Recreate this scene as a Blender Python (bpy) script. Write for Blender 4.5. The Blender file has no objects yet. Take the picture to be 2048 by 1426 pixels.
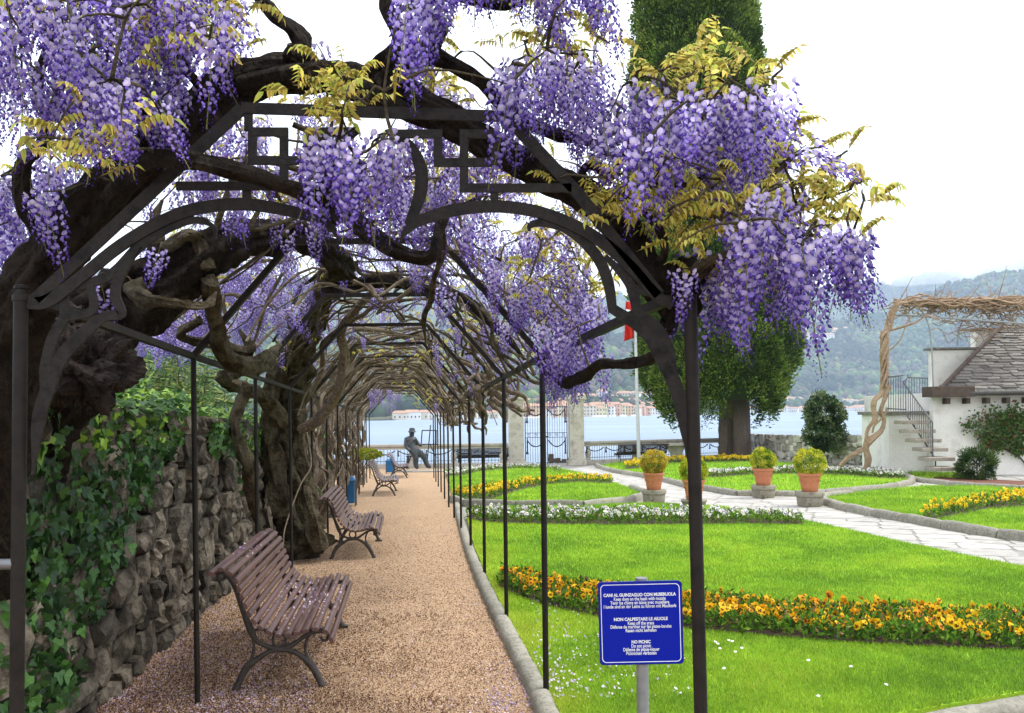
import bpy, bmesh, math, random
import numpy as np
from mathutils import Vector, noise
random.seed(7); R = np.random.RandomState(11)
S = bpy.context.scene; C = S.collection
F = 1800.0; EYE = 1.7; HZ = 826.0; ROLL = 0.0122; K = 0.0153

# ------------------------------------------------------------------ camera, sky, sun, exposure
cam = bpy.data.cameras.new('camera'); camo = bpy.data.objects.new('camera', cam); C.objects.link(camo)
cam.sensor_width = 36; cam.lens = 36 * F / 2048; cam.shift_y = (HZ - 713) / 2048
camo.location = (0, 0, EYE); camo.rotation_euler = (math.pi / 2, ROLL, 0)
cam.clip_start = 0.05; cam.clip_end = 30000
S.camera = camo
world = bpy.data.worlds.new('World'); S.world = world; world.use_nodes = True
wt = world.node_tree; wt.nodes.clear()
def N(t, kind, **kw):
    n = t.nodes.new(kind)
    for k, v in kw.items():
        if hasattr(n, k) and k not in n.inputs: setattr(n, k, v)
        else: n.inputs[k].default_value = v
    return n
SUN_EL, SUN_AZ = math.radians(58), math.radians(75)
sky = N(wt, 'ShaderNodeTexSky', sky_type='NISHITA'); sky.sun_disc = False
sky.sun_elevation = SUN_EL; sky.sun_rotation = SUN_AZ
bg1 = N(wt, 'ShaderNodeBackground'); bg1.inputs['Strength'].default_value = 0.12
bg2 = N(wt, 'ShaderNodeBackground'); bg2.inputs['Strength'].default_value = 0.86
tc = N(wt, 'ShaderNodeTexCoord'); mp = N(wt, 'ShaderNodeMapping'); mp.inputs['Scale'].default_value = (1.5, 1.5, 4)
ns = N(wt, 'ShaderNodeTexNoise'); ns.inputs['Scale'].default_value = 1.6; ns.inputs['Detail'].default_value = 5
rp = N(wt, 'ShaderNodeValToRGB'); rp.color_ramp.elements[0].position = .3; rp.color_ramp.elements[0].color = (.80, .86, .97, 1)
rp.color_ramp.elements[1].position = .62; rp.color_ramp.elements[1].color = (1, 1, 1, 1)
mx = N(wt, 'ShaderNodeMixShader'); mx.inputs[0].default_value = .85
wo = N(wt, 'ShaderNodeOutputWorld')
L = wt.links.new
L(tc.outputs['Generated'], mp.inputs['Vector']); L(mp.outputs[0], ns.inputs['Vector']); L(ns.outputs['Fac'], rp.inputs[0])
L(rp.outputs[0], bg2.inputs['Color']); L(sky.outputs[0], bg1.inputs['Color'])
L(bg1.outputs[0], mx.inputs[1]); L(bg2.outputs[0], mx.inputs[2]); L(mx.outputs[0], wo.inputs['Surface'])
sl = bpy.data.lights.new('sun', 'SUN'); sl.energy = 1.5; sl.angle = math.radians(14); sl.color = (1, .96, .88)
so = bpy.data.objects.new('sun', sl); C.objects.link(so)
sd = Vector((math.sin(SUN_AZ) * math.cos(SUN_EL), math.cos(SUN_AZ) * math.cos(SUN_EL), math.sin(SUN_EL)))
so.rotation_euler = (-sd).to_track_quat('-Z', 'Y').to_euler()
S.view_settings.view_transform = 'Standard'; S.view_settings.look = 'None'
S.view_settings.exposure = 1.5; S.view_settings.gamma = 1.0; S.view_settings.use_curve_mapping = False
S.render.engine = 'CYCLES'
S.cycles.max_bounces = 6; S.cycles.diffuse_bounces = 3; S.cycles.glossy_bounces = 2
S.cycles.transmission_bounces = 3; S.cycles.transparent_max_bounces = 6; S.cycles.volume_bounces = 2
S.cycles.use_denoising = True

# ------------------------------------------------------------------ pixel <-> place
def P(px, py, D):
    u, v = px - 1024, py - HZ
    return np.array([(u * math.cos(ROLL) - v * math.sin(ROLL)) / F * D, D, EYE - (v * math.cos(ROLL) + u * math.sin(ROLL)) / F * D])
def G(px, py, dz=0.0):
    u, v = px - 1024, py - HZ
    vv = v * math.cos(ROLL) + u * math.sin(ROLL)
    D = F * EYE / (vv - F * K)
    p = P(px, py, D); p[2] = -K * D + dz
    return p
def gz(y): return -K * y

# ------------------------------------------------------------------ materials
MATS = {}
def mat(name, cols, scale=6.0, detail=5, rough=.8, bump=0.0, bscale=None, rnd=0.0, metallic=0.0, spec=.3,
        transl=0.0, attr=False, stretch=None, vor=False, pos=(0.3, 0.7), bdist=.02, local=False, contrast=.0):
    if name in MATS: return MATS[name]
    m = bpy.data.materials.new(name); m.use_nodes = True; t = m.node_tree; t.nodes.clear(); l = t.links.new
    out = N(t, 'ShaderNodeOutputMaterial'); b = N(t, 'ShaderNodeBsdfPrincipled')
    b.inputs['Roughness'].default_value = rough; b.inputs['Metallic'].default_value = metallic
    b.inputs['Specular IOR Level'].default_value = spec
    if local:
        co = N(t, 'ShaderNodeTexCoord').outputs['Object']
    else:
        co = N(t, 'ShaderNodeNewGeometry').outputs['Position']
    if stretch:
        mpn = N(t, 'ShaderNodeMapping'); mpn.inputs['Scale'].default_value = stretch; l(co, mpn.inputs['Vector']); co = mpn.outputs[0]
    if len(cols) == 1: cols = [tuple(c * .82 for c in cols[0]), tuple(min(1, c * 1.15) for c in cols[0])]
    no = N(t, 'ShaderNodeTexNoise'); no.inputs['Scale'].default_value = scale; no.inputs['Detail'].default_value = detail
    no.inputs['Roughness'].default_value = .62
    l(co, no.inputs['Vector'])
    cr = N(t, 'ShaderNodeValToRGB'); e = cr.color_ramp.elements
    n = len(cols)
    for i, c in enumerate(cols):
        p = pos[0] + (pos[1] - pos[0]) * i / (n - 1)
        if i == 0: e[0].position = p; x = e[0]
        elif i == n - 1: x = e[len(e) - 1]; x.position = p
        else: x = e.new(p)
        x.color = (*c, 1)
    l(no.outputs['Fac'], cr.inputs[0])
    col = cr.outputs[0]
    if attr:
        at = N(t, 'ShaderNodeAttribute', attribute_name='Col')
        mm = N(t, 'ShaderNodeMix', data_type='RGBA', blend_type='MULTIPLY'); mm.inputs[0].default_value = 1
        l(at.outputs['Color'], mm.inputs[6]); l(col, mm.inputs[7]); col = mm.outputs[2]
    if rnd:
        oi = N(t, 'ShaderNodeObjectInfo'); mr = N(t, 'ShaderNodeMapRange')
        mr.inputs['To Min'].default_value = 1 - rnd; mr.inputs['To Max'].default_value = 1 + rnd
        l(oi.outputs['Random'], mr.inputs['Value'])
        hs = N(t, 'ShaderNodeHueSaturation'); l(mr.outputs[0], hs.inputs['Value']); l(col, hs.inputs['Color']); col = hs.outputs[0]
    l(col, b.inputs['Base Color'])
    if bump:
        bs = bscale or scale * 3
        if vor:
            bn = N(t, 'ShaderNodeTexVoronoi'); bn.inputs['Scale'].default_value = bs; h = bn.outputs['Distance']
        else:
            bn = N(t, 'ShaderNodeTexNoise'); bn.inputs['Scale'].default_value = bs; bn.inputs['Detail'].default_value = 6; h = bn.outputs['Fac']
        l(co, bn.inputs['Vector'])
        bp = N(t, 'ShaderNodeBump'); bp.inputs['Strength'].default_value = bump; bp.inputs['Distance'].default_value = bdist
        l(h, bp.inputs['Height']); l(bp.outputs[0], b.inputs['Normal'])
    if transl:
        tr = N(t, 'ShaderNodeBsdfTranslucent'); l(col, tr.inputs['Color'])
        ms = N(t, 'ShaderNodeMixShader'); ms.inputs[0].default_value = transl
        l(b.outputs[0], ms.inputs[1]); l(tr.outputs[0], ms.inputs[2]); l(ms.outputs[0], out.inputs['Surface'])
    else:
        l(b.outputs[0], out.inputs['Surface'])
    MATS[name] = m
    return m

# ------------------------------------------------------------------ mesh building
class MB:
    def __init__(s): s.v = []; s.f = []; s.c = []; s.n = 0
    def add(s, v, f, col=None):
        v = np.asarray(v, float)
        f = [tuple(int(i) + s.n for i in q) for q in f]
        s.v.append(v); s.f += f
        if col is None: col = (1, 1, 1)
        cc = np.asarray(col, float)
        if cc.ndim == 1: cc = np.tile(cc, (len(v), 1))
        s.c.append(cc); s.n += len(v)
        return s
    def box(s, x0, x1, y0, y1, z0, z1, col=None):
        v = [(x0, y0, z0), (x1, y0, z0), (x1, y1, z0), (x0, y1, z0), (x0, y0, z1), (x1, y0, z1), (x1, y1, z1), (x0, y1, z1)]
        return s.add(v, [(0, 3, 2, 1), (4, 5, 6, 7), (0, 1, 5, 4), (1, 2, 6, 5), (2, 3, 7, 6), (3, 0, 4, 7)], col)
    def bar(s, a, b, w, h, up=(0, 0, 1), col=None):
        a, b = np.asarray(a, float), np.asarray(b, float); d = b - a; d /= np.linalg.norm(d) + 1e-9
        up = np.asarray(up, float); sd = np.cross(d, up)
        if np.linalg.norm(sd) < 1e-3: sd = np.cross(d, (1, 0, 0))
        sd /= np.linalg.norm(sd); u = np.cross(sd, d)
        v = [p + sd * i * w / 2 + u * j * h / 2 for p in (a, b) for i, j in ((-1, -1), (1, -1), (1, 1), (-1, 1))]
        return s.add(v, [(0, 1, 2, 3), (7, 6, 5, 4), (0, 4, 5, 1), (1, 5, 6, 2), (2, 6, 7, 3), (3, 7, 4, 0)], col)
    def tube(s, pts, rad, sides=8, sub=4, gnarl=0.0, gfreq=3.0, ridges=0, twist=0.0, col=None, cap=True, seed=0.0, spline=True):
        pts = np.asarray(pts, float); n0 = len(pts)
        rad = np.full(n0, rad, float) if np.isscalar(rad) else np.asarray(rad, float)
        if spline and n0 > 2 and sub > 1: pts, rad = crom(pts, rad, sub)
        n = len(pts)
        T = np.gradient(pts, axis=0); T /= np.linalg.norm(T, axis=1)[:, None] + 1e-9
        ref = np.array([.31, .22, .93]) if abs(T[0] @ np.array([.31, .22, .93])) < .9 else np.array([1., 0, 0])
        u = np.cross(T[0], ref); u /= np.linalg.norm(u); V = np.zeros((n, sides, 3)); acc = 0
        ang = np.arange(sides) * 2 * math.pi / sides
        for i in range(n):
            u = u - T[i] * (u @ T[i]); u /= np.linalg.norm(u) + 1e-9; w = np.cross(T[i], u)
            if i: acc += np.linalg.norm(pts[i] - pts[i - 1])
            r = np.full(sides, rad[i])
            if ridges: r = r * (1 + .16 * np.sin(ang * ridges + acc * twist) + .08 * np.sin(ang * (ridges * 2 + 1) - acc * twist * .7) + .045 * np.sin(ang * (ridges * 3 + 2) + acc * twist * 1.4))
            ring = pts[i] + np.outer(np.cos(ang) * r, u) + np.outer(np.sin(ang) * r, w)
            if gnarl:
                for k in range(sides):
                    q = ring[k]
                    g = noise.noise(Vector((q[0] * gfreq + seed, q[1] * gfreq, q[2] * gfreq))) + .5 * noise.noise(Vector((q[0] * gfreq * 3, q[1] * gfreq * 3 + seed, q[2] * gfreq * 3)))
                    ring[k] = q + (q - pts[i]) * g * gnarl
            V[i] = ring
        f = []
        for i in range(n - 1):
            for k in range(sides):
                k2 = (k + 1) % sides
                f.append((i * sides + k, i * sides + k2, (i + 1) * sides + k2, (i + 1) * sides + k))
        if cap:
            f.append(tuple(range(sides))[::-1]); f.append(tuple((n - 1) * sides + k for k in range(sides)))
        return s.add(V.reshape(-1, 3), f, col)
    def lathe(s, c, prof, sides=20, col=None, gn=0):
        V = []; m = len(prof)
        for (r, z) in prof:
            for k in range(sides):
                a = k * 2 * math.pi / sides; rr = r * (1 + gn * math.sin(5 * a + z * 9) * .5 + (random.random() - .5) * gn)
                V.append((c[0] + rr * math.cos(a), c[1] + rr * math.sin(a), c[2] + z))
        f = [(i * sides + k, i * sides + (k + 1) % sides, (i + 1) * sides + (k + 1) % sides, (i + 1) * sides + k) for i in range(m - 1) for k in range(sides)]
        f.append(tuple(range(sides))[::-1]); f.append(tuple((m - 1) * sides + k for k in range(sides)))
        return s.add(V, f, col)
    def ribbon(s, pts2, w, D, depth, sub=4, taper=None, col=None):
        """flat iron bar whose centre line is given in photo pixels on the arch plane at distance D"""
        p = np.array(pts2, float); ww = np.full(len(p), w, float) if np.isscalar(w) else np.asarray(w, float)
        q, r = (crom(np.c_[p, np.zeros(len(p))], ww, sub) if sub > 1 and len(p) > 2 else (np.c_[p, np.zeros(len(p))], ww))
        q = q[:, :2]; T = np.gradient(q, axis=0); T /= np.linalg.norm(T, axis=1)[:, None] + 1e-9
        nrm = np.c_[-T[:, 1], T[:, 0]]; n = len(q); V = []
        for i in range(n):
            for sg, dd in ((-1, -depth / 2), (1, -depth / 2), (1, depth / 2), (-1, depth / 2)):
                a = q[i] + nrm[i] * sg * r[i] / 2
                b = P(a[0], a[1], D); b = b + np.array([0, dd, 0]); V.append(b)
        f = [(i * 4 + k, (i + 1) * 4 + k, (i + 1) * 4 + (k + 1) % 4, i * 4 + (k + 1) % 4) for i in range(n - 1) for k in range(4)]
        f += [(0, 1, 2, 3), ((n - 1) * 4 + 3, (n - 1) * 4 + 2, (n - 1) * 4 + 1, (n - 1) * 4)]
        return s.add(V, f, col)
    def mesh(s, name, off=(0, 0, 0)):
        me = bpy.data.meshes.new(name)
        V = np.concatenate(s.v) - np.asarray(off, float)
        return fastmesh(me, V, s.f, np.concatenate(s.c))
    def build(s, name, m, parent=None, smooth=True, local=False, kind=None, bevel=0, loc=None):
        off = (0, 0, 0)
        if parent is not None and not local:
            off = wloc(parent)
        if loc is not None: off = np.asarray(off) + np.asarray(loc, float) if parent is not None and local else np.asarray(loc, float)
        me = s.mesh(name, off if not local else (0, 0, 0)); me.materials.append(m)
        if smooth:
            me.polygons.foreach_set('use_smooth', np.ones(len(me.polygons), bool))
            if len(me.polygons) < 3000: me.set_sharp_from_angle(angle=.8)
        o = bpy.data.objects.new(name, me); C.objects.link(o)
        if parent is not None: o.parent = parent
        elif loc is not None: o.location = loc
        if kind: o['kind'] = kind
        if bevel:
            bv = o.modifiers.new('b', 'BEVEL'); bv.width = bevel; bv.segments = 2; bv.limit_method = 'ANGLE'; bv.angle_limit = .6
        if smooth == 'auto' or bevel:
            pass
        return o
def wloc(o):
    p = np.zeros(3)
    while o is not None:
        p += np.array(o.location); o = o.parent
    return p
def fastmesh(me, V, faces, cols=None):
    V = np.ascontiguousarray(V, dtype=np.float32)
    if isinstance(faces, np.ndarray):
        nf, k = faces.shape; tot = np.full(nf, k, np.int32); idx = faces.ravel().astype(np.int32)
    else:
        tot = np.array([len(q) for q in faces], np.int32); idx = np.fromiter((i for q in faces for i in q), np.int32, int(tot.sum()))
    me.vertices.add(len(V)); me.vertices.foreach_set('co', V.ravel())
    me.loops.add(len(idx)); me.loops.foreach_set('vertex_index', idx)
    me.polygons.add(len(tot)); st = np.zeros(len(tot), np.int32); st[1:] = np.cumsum(tot)[:-1]
    me.polygons.foreach_set('loop_start', st); me.polygons.foreach_set('loop_total', tot)
    if cols is not None:
        a = me.color_attributes.new('Col', 'FLOAT_COLOR', 'POINT')
        a.data.foreach_set('color', np.c_[cols, np.ones(len(V))].astype(np.float32).ravel())
    me.update(calc_edges=True); me.validate(); me.polygons.foreach_set('use_smooth', np.zeros(len(me.polygons), bool))
    return me
def crom(p, r, sub):
    n = len(p); P2 = np.vstack([2 * p[0] - p[1], p, 2 * p[-1] - p[-2]]); R2 = np.r_[r[0], r, r[-1]]
    o, q = [], []
    for i in range(n - 1):
        a, b, c, d = P2[i:i + 4]; ra, rb, rc, rd = R2[i:i + 4]
        for k in range(sub):
            t = k / sub
            o.append(.5 * (2 * b + (c - a) * t + (2 * a - 5 * b + 4 * c - d) * t * t + (3 * b - a - 3 * c + d) * t ** 3))
            q.append(rb + (rc - rb) * (t * t * (3 - 2 * t)))
    o.append(p[-1]); q.append(r[-1])
    return np.array(o), np.array(q)

def thing(name, label, cat, loc=(0, 0, 0), rz=0.0, group=None):
    o = bpy.data.objects.new(name, None); C.objects.link(o); o.empty_display_size = .1
    o.location = loc; o.rotation_euler = (0, 0, rz); return tag(o, label, cat, group)
def tag(o, label, cat, group=None):
    o['label'] = label; o['category'] = cat
    if group: o['group'] = group
    return o
def structure(o): o['kind'] = 'structure'; return o
def link(name, me, parent=None, loc=(0, 0, 0), rot=(0, 0, 0), sc=(1, 1, 1), kind=None):
    o = bpy.data.objects.new(name, me); C.objects.link(o)
    if parent is not None: o.parent = parent
    o.location = loc; o.rotation_euler = rot; o.scale = sc
    if kind: o['kind'] = kind
    return o
def copy_tree(o, parent=None):
    c = o.copy(); C.objects.link(c); c.parent = parent
    for ch in list(o.children): copy_tree(ch, c)
    return c
def smooth(me): me.polygons.foreach_set('use_smooth', np.ones(len(me.polygons), bool)); return me

def bake(me_arrays, mats4):
    """join copies: me_arrays list of (V, F(list/array), Cc) ; mats4 list of (index, 3x3, loc, tint)"""
    vs, fs, cs = [], [], []; n = 0
    for k, M, l, tint in mats4:
        V, Fc, Cc = me_arrays[k]
        vs.append(V @ M.T + l); fs.append(Fc + n); cs.append(Cc * tint); n += len(V)
    return np.concatenate(vs), np.concatenate(fs), np.concatenate(cs)
def eul(x, y, z):
    cx, sx, cy, sy, cz, sz = math.cos(x), math.sin(x), math.cos(y), math.sin(y), math.cos(z), math.sin(z)
    return np.array([[cz * cy, cz * sy * sx - sz * cx, cz * sy * cx + sz * sx], [sz * cy, sz * sy * sx + cz * cx, sz * sy * cx - cz * sx], [-sy, cy * sx, cy * cx]])

def leafcloud(pos, nrm, size, cols, aspect=.5, bend=.25, jit=.5, rng=R, four=True):
    """many small folded leaves as quads (two triangles sharing a midrib): arrays V,F,C"""
    n = len(pos); nrm = nrm / (np.linalg.norm(nrm, axis=1)[:, None] + 1e-9)
    d = nrm + rng.normal(0, jit, (n, 3)); d /= np.linalg.norm(d, axis=1)[:, None]
    a = rng.normal(0, 1, (n, 3)); s = np.cross(d, a); s /= np.linalg.norm(s, axis=1)[:, None]
    up = np.cross(s, d); size = np.broadcast_to(size, n)[:, None] * rng.uniform(.7, 1.3, (n, 1))
    v0 = pos; v1 = pos + d * size * .5 + s * size * aspect * .5 + up * size * bend * .3
    v2 = pos + d * size + up * size * -bend * .4; v3 = pos + d * size * .5 - s * size * aspect * .5 + up * size * bend * .3
    V = np.stack([v0, v1, v2, v3], 1).reshape(-1, 3)
    Fq = (np.arange(n)[:, None] * 4 + np.array([0, 1, 2, 3])).astype(np.int64)
    tri = np.concatenate([Fq[:, [0, 1, 2]], Fq[:, [0, 2, 3]]])
    return V, tri, np.repeat(cols, 4, axis=0)
def meshobj(name, V, Fc, Cc, m, parent=None, kind=None, sm=False, world=True):
    me = bpy.data.meshes.new(name)
    off = wloc(parent) if (parent is not None and world) else 0
    fastmesh(me, V - off, Fc, Cc); me.materials.append(m)
    if sm: smooth(me)
    o = bpy.data.objects.new(name, me); C.objects.link(o)
    if parent is not None: o.parent = parent
    if kind: o['kind'] = kind
    return o
def sphere_pts(n, rng=R):
    v = rng.normal(0, 1, (n, 3)); return v / np.linalg.norm(v, axis=1)[:, None]
def inpoly(x, y, poly):
    c = np.zeros(len(x), bool); m = len(poly); j = m - 1
    for i in range(m):
        xi, yi = poly[i][0], poly[i][1]; xj, yj = poly[j][0], poly[j][1]
        hit = ((yi > y) != (yj > y)) & (x < (xj - xi) * (y - yi) / (yj - yi + 1e-12) + xi)
        c ^= hit; j = i
    return c
ORD = 'first second third fourth fifth sixth seventh eighth ninth tenth eleventh twelfth thirteenth fourteenth fifteenth sixteenth seventeenth eighteenth nineteenth twentieth'.split()
ORD += ['twenty-' + w for w in ORD[:9]] + ['thirtieth'] + ['thirty-' + w for w in ORD[:9]]
def lerp(a, b, t): return a + (b - a) * t
def interp(xs, ys, x): return float(np.interp(x, xs, ys))
# ------------------------------------------------------------------ ground, terrace, lake, hills
m_soil = mat('soil', [(.05, .035, .022), (.10, .07, .045), (.07, .05, .03)], scale=4, bump=.6, bscale=30)
m_gravel = mat('gravel_ground', [(.13, .07, .04), (.34, .22, .13), (.55, .39, .25), (.23, .135, .075)], scale=42, detail=8, bump=1.0, bscale=90, vor=True, rough=.95, bdist=.012, spec=.1)
m_pave = mat('granite_paving', [(.25, .235, .21), (.40, .38, .345), (.32, .305, .28)], scale=3.5, detail=9, bump=.5, bscale=60, rnd=.13, rough=.85)
m_joint = mat('paving_joint', [(.19, .18, .155), (.28, .265, .235)], scale=9, bump=.4)
m_kerb = mat('kerb_granite', [(.11, .10, .07), (.29, .27, .22), (.19, .18, .135), (.36, .335, .29)], scale=9, detail=8, bump=.7, bscale=40, rnd=.15, pos=(.28, .72))
m_lawn = mat('lawn_turf', [(.15, .32, .022), (.24, .43, .028), (.34, .47, .035)], scale=.9, detail=9, bump=.6, bscale=60, rough=.9, spec=.1)
TL = G(790, 935); TR = G(1440, 918)
sl_ = (TR[1] - TL[1]) / (TR[0] - TL[0])
gp = [(-30, -6), (34, -6), (34, 31), (12.7, 31.0), (12.7, 47.2), (TR[0], TR[1] + .4), (-30, TL[1] + .4 + sl_ * (-30 - TL[0]))]
b = MB(); b.add([(x, y, gz(y) - .02) for x, y in gp], [tuple(range(len(gp)))])
structure(b.build('ground', m_soil, smooth=False))
# retaining wall of the terrace down to the water
m_ret = mat('retaining_stone', [(.10, .09, .08), (.22, .2, .17)], scale=4, bump=.8, bscale=9)
b = MB()
tw = [gp[2], gp[3], gp[4], gp[5], gp[6]]
for a, c in zip(tw[:-1], tw[1:]):
    b.add([(a[0], a[1], gz(a[1]) - .021), (c[0], c[1], gz(c[1]) - .021), (c[0], c[1], -6), (a[0], a[1], -6)], [(0, 1, 2, 3)])
structure(b.build('terrace_wall', m_ret, smooth=False))

def sheet(name, poly, dz, m, skirt=.0):
    b = MB(); n = len(poly)
    b.add([(x, y, gz(y) + dz) for x, y in poly], [tuple(range(n))])
    if skirt: b.add([(x, y, gz(y) + dz) for x, y in poly] + [(x, y, gz(y) + dz - skirt) for x, y in poly], [(i, (i + 1) % n, n + (i + 1) % n, n + i) for i in range(n)])
    return b.build(name, m, smooth=False)
def gpoly(pts): return [tuple(G(*q)[:2]) for q in pts]
# gravel walk under the pergola
def xl(D): return -2.05 - .115 * D      # foot of the dry stone wall
def xr(D): return .19 - .115 * (D - 5.57)
kerb_px = [(1165, 1600), (1118, 1440), (1078, 1365), (1042, 1297), (1008, 1236), (972, 1165), (946, 1104), (930, 1055), (918, 1012), (906, 975), (893, 945)]
kw = gpoly(kerb_px)
walk = [(-3.2, -5), (1.1, -5), (.95, 2.5)] + kw + [(kw[-1][0] - .35, 38.5), (-9.5, 37.3), (-6.6, 30)]
structure(sheet('gravel_path', walk, .012, m_gravel))
# paving bed (joint colour) right of the pergola, slabs on top
pave_poly = [kw[0], (14, kw[0][1]), (26, 8), (30, 24), (12.6, 31), (12.6, 46.9), (TR[0], TR[1] + .2), (TL[0] - 3, TL[1] - .9), (kw[-1][0] - .36, 38.3)] + kw[::-1][:-1]
structure_pave = structure(sheet('paved_path', pave_poly, 0.0, m_joint))

lawn_front = gpoly([(1112, 1426), (1165, 1590), (1500, 1500), (1870, 1430), (2048, 1399), (2500, 1330), (2700, 1230), (2048, 1142), (1930, 1118), (1800, 1090), (1700, 1066), (1600, 1044), (1520, 1028), (1440, 1017), (1300, 1010), (1100, 1016), (1000, 1016), (945, 1022), (934, 1040), (950, 1104), (976, 1165), (1012, 1236), (1046, 1297), (1082, 1365)])
lawn_mid = gpoly([(908, 1006), (898, 970), (890, 943), (940, 938), (1000, 935.5), (1060, 935.5), (1110, 938), (1160, 948), (1200, 958), (1245, 975), (1284, 990), (1288, 997), (1270, 1003), (1210, 1010), (1130, 1014), (1030, 1012), (960, 1014)])
lawn_back = gpoly([(1196, 934), (1230, 943), (1280, 951), (1330, 961), (1370, 971), (1430, 982), (1478, 989), (1520, 991), (1577, 990), (1640, 987), (1697, 982), (1760, 977), (1812, 969), (1822, 962), (1800, 955), (1700, 940), (1620, 931), (1545, 926), (1400, 921), (1260, 923)])
lawn_wall = gpoly([(1552, 922), (1625, 928), (1700, 935), (1790, 948), (1850, 956), (1940, 962), (1900, 948), (1780, 938), (1640, 921), (1600, 916)])
lawn_right = gpoly([(1645, 1006), (1668, 1013), (1724, 1025), (1792, 1038), (1870, 1052), (1960, 1068), (2048, 1080), (2300, 1110), (2700, 1080), (2300, 1000), (2048, 982), (1960, 977), (1850, 976), (1760, 984), (1690, 992), (1655, 998)])
LAWNS = [lawn_front, lawn_mid, lawn_back, lawn_wall, lawn_right]
for pl in LAWNS: structure(sheet('lawn', pl, .05, m_lawn, .07))
mulch = gpoly([(1870, 957), (2048, 966), (2300, 975), (2300, 985), (2048, 977), (1930, 971), (1860, 964)])
structure(sheet('mulch_bed', mulch, .055, mat('mulch', [(.09, .03, .018), (.18, .07, .04)], scale=18, bump=.8, bscale=50), .07))

def poly_rects(x0, y0, x1, y1, smax, smin, rng, asp=1.0, stop=.0):
    out, st = [], [(x0, y0, x1, y1)]
    while st:
        a, b_, c, d = st.pop(); w, h = (c - a) / asp, d - b_
        lim = rng.uniform(smin, smax)
        if max(w, h) < lim or (max(w, h) < smax and rng.rand() < stop): out.append((a, b_, c, d)); continue
        t = rng.uniform(.36, .64)
        if w > h: x = a + (c - a) * t; st += [(a, b_, x, d), (x, b_, c, d)]
        else: y = b_ + (d - b_) * t; st += [(a, b_, c, y), (a, y, c, d)]
    return out
def stone_unit(rng, rough=.1, face=3):
    """irregular block in a unit box, its proud face towards -y: 4x4 bulged front grid + back"""
    n = face; V = []; f = []
    for j in range(n + 1):
        for i in range(n + 1):
            x, z = i / n - .5, j / n - .5
            edge = (i in (0, n)) + (j in (0, n))
            y = -.5 + BULGE * (0 if edge == 0 else (.22 if edge == 1 else .34)) + rng.uniform(-.07, .07)
            V.append((x * (1 - .08 * (edge > 1)) + rng.uniform(-rough, rough) * .45, y, z * (1 - .08 * (edge > 1)) + rng.uniform(-rough, rough) * .45))
    for j in range(n):
        for i in range(n):
            a = j * (n + 1) + i; f.append((a, a + 1, a + n + 2, a + n + 1))
    ring = [i for i in range(n + 1)] + [j * (n + 1) + n for j in range(1, n + 1)] + [n * (n + 1) + i for i in range(n - 1, -1, -1)] + [j * (n + 1) for j in range(n - 1, 0, -1)]
    base = len(V)
    for r in ring: V.append((V[r][0] * .98, .5, V[r][2] * .98))
    m = len(ring)
    for k in range(m): f.append((ring[(k + 1) % m], ring[k], base + k, base + (k + 1) % m))
    return np.array(V), f
rs = np.random.RandomState(5); BULGE = 1.0
def unit_meshes(name, m, n=10, face=3, rough=.1, sm=False):
    out = []
    for k in range(n):
        V, f = stone_unit(rs, rough, face); me = bpy.data.meshes.new(name); fastmesh(me, V, f, np.ones((len(V), 3))); me.materials.append(m)
        if sm: smooth(me)
        out.append((me, V, f))
    return out
# paving slabs
slab_units = unit_meshes('paving_slab', m_pave, 6, 2, .006)
cand = []
for (a, b0, c, d) in poly_rects(0, 0, 26, 46, 1.0, .42, rs, 1.6):
    th = .5; x = (a + c) / 2 - 6; y = (b0 + d) / 2 + 0
    X = x * math.cos(-.35) - (y - 20) * math.sin(-.35) + 3; Y = x * math.sin(-.35) + (y - 20) * math.cos(-.35) + 20
    px = 1024 + X / Y * F if Y > 4 else -999
    if Y < 7 or not (-60 < px < 2110) or Y > 44: continue
    if not inpoly(np.array([X, X - .75, X + .5]), np.array([Y, Y, Y]), pave_poly).all(): continue
    hid = 0
    for pl in LAWNS:
        w2, h2 = (c - a) / 2 + .1, (d - b0) / 2 + .1
        cs = np.array([[X + sx * w2, Y + sy * h2] for sx in (-1, 0, 1) for sy in (-1, 0, 1)])
        if inpoly(cs[:, 0], cs[:, 1], pl).all(): hid = 1
    if hid: continue
    cand.append((Y, X, c - a, d - b0))
cand.sort()
for k, (Y, X, w, h) in enumerate(cand[:300]):
    link('paving_slab', slab_units[k % 6][0], structure_pave, (X, Y, gz(Y) + .0), (math.pi / 2 * 3, 0, -.35), (w - .009, .03, h - .009)).rotation_euler = (-math.pi / 2 - K, 0, -.35)
if len(cand) > 300:
    mb = MB()
    for k, (Y, X, w, h) in enumerate(cand[300:]):
        me, V, f = slab_units[k % 6]; M = eul(-math.pi / 2 - K, 0, -.35)
        mb.add((V * (w - .009, .03, h - .009)) @ M.T + (X, Y, gz(Y)), f)
    mb.build('paving_slab', m_pave, structure_pave, smooth=False, kind='stuff')
print('slabs', len(cand))

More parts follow.
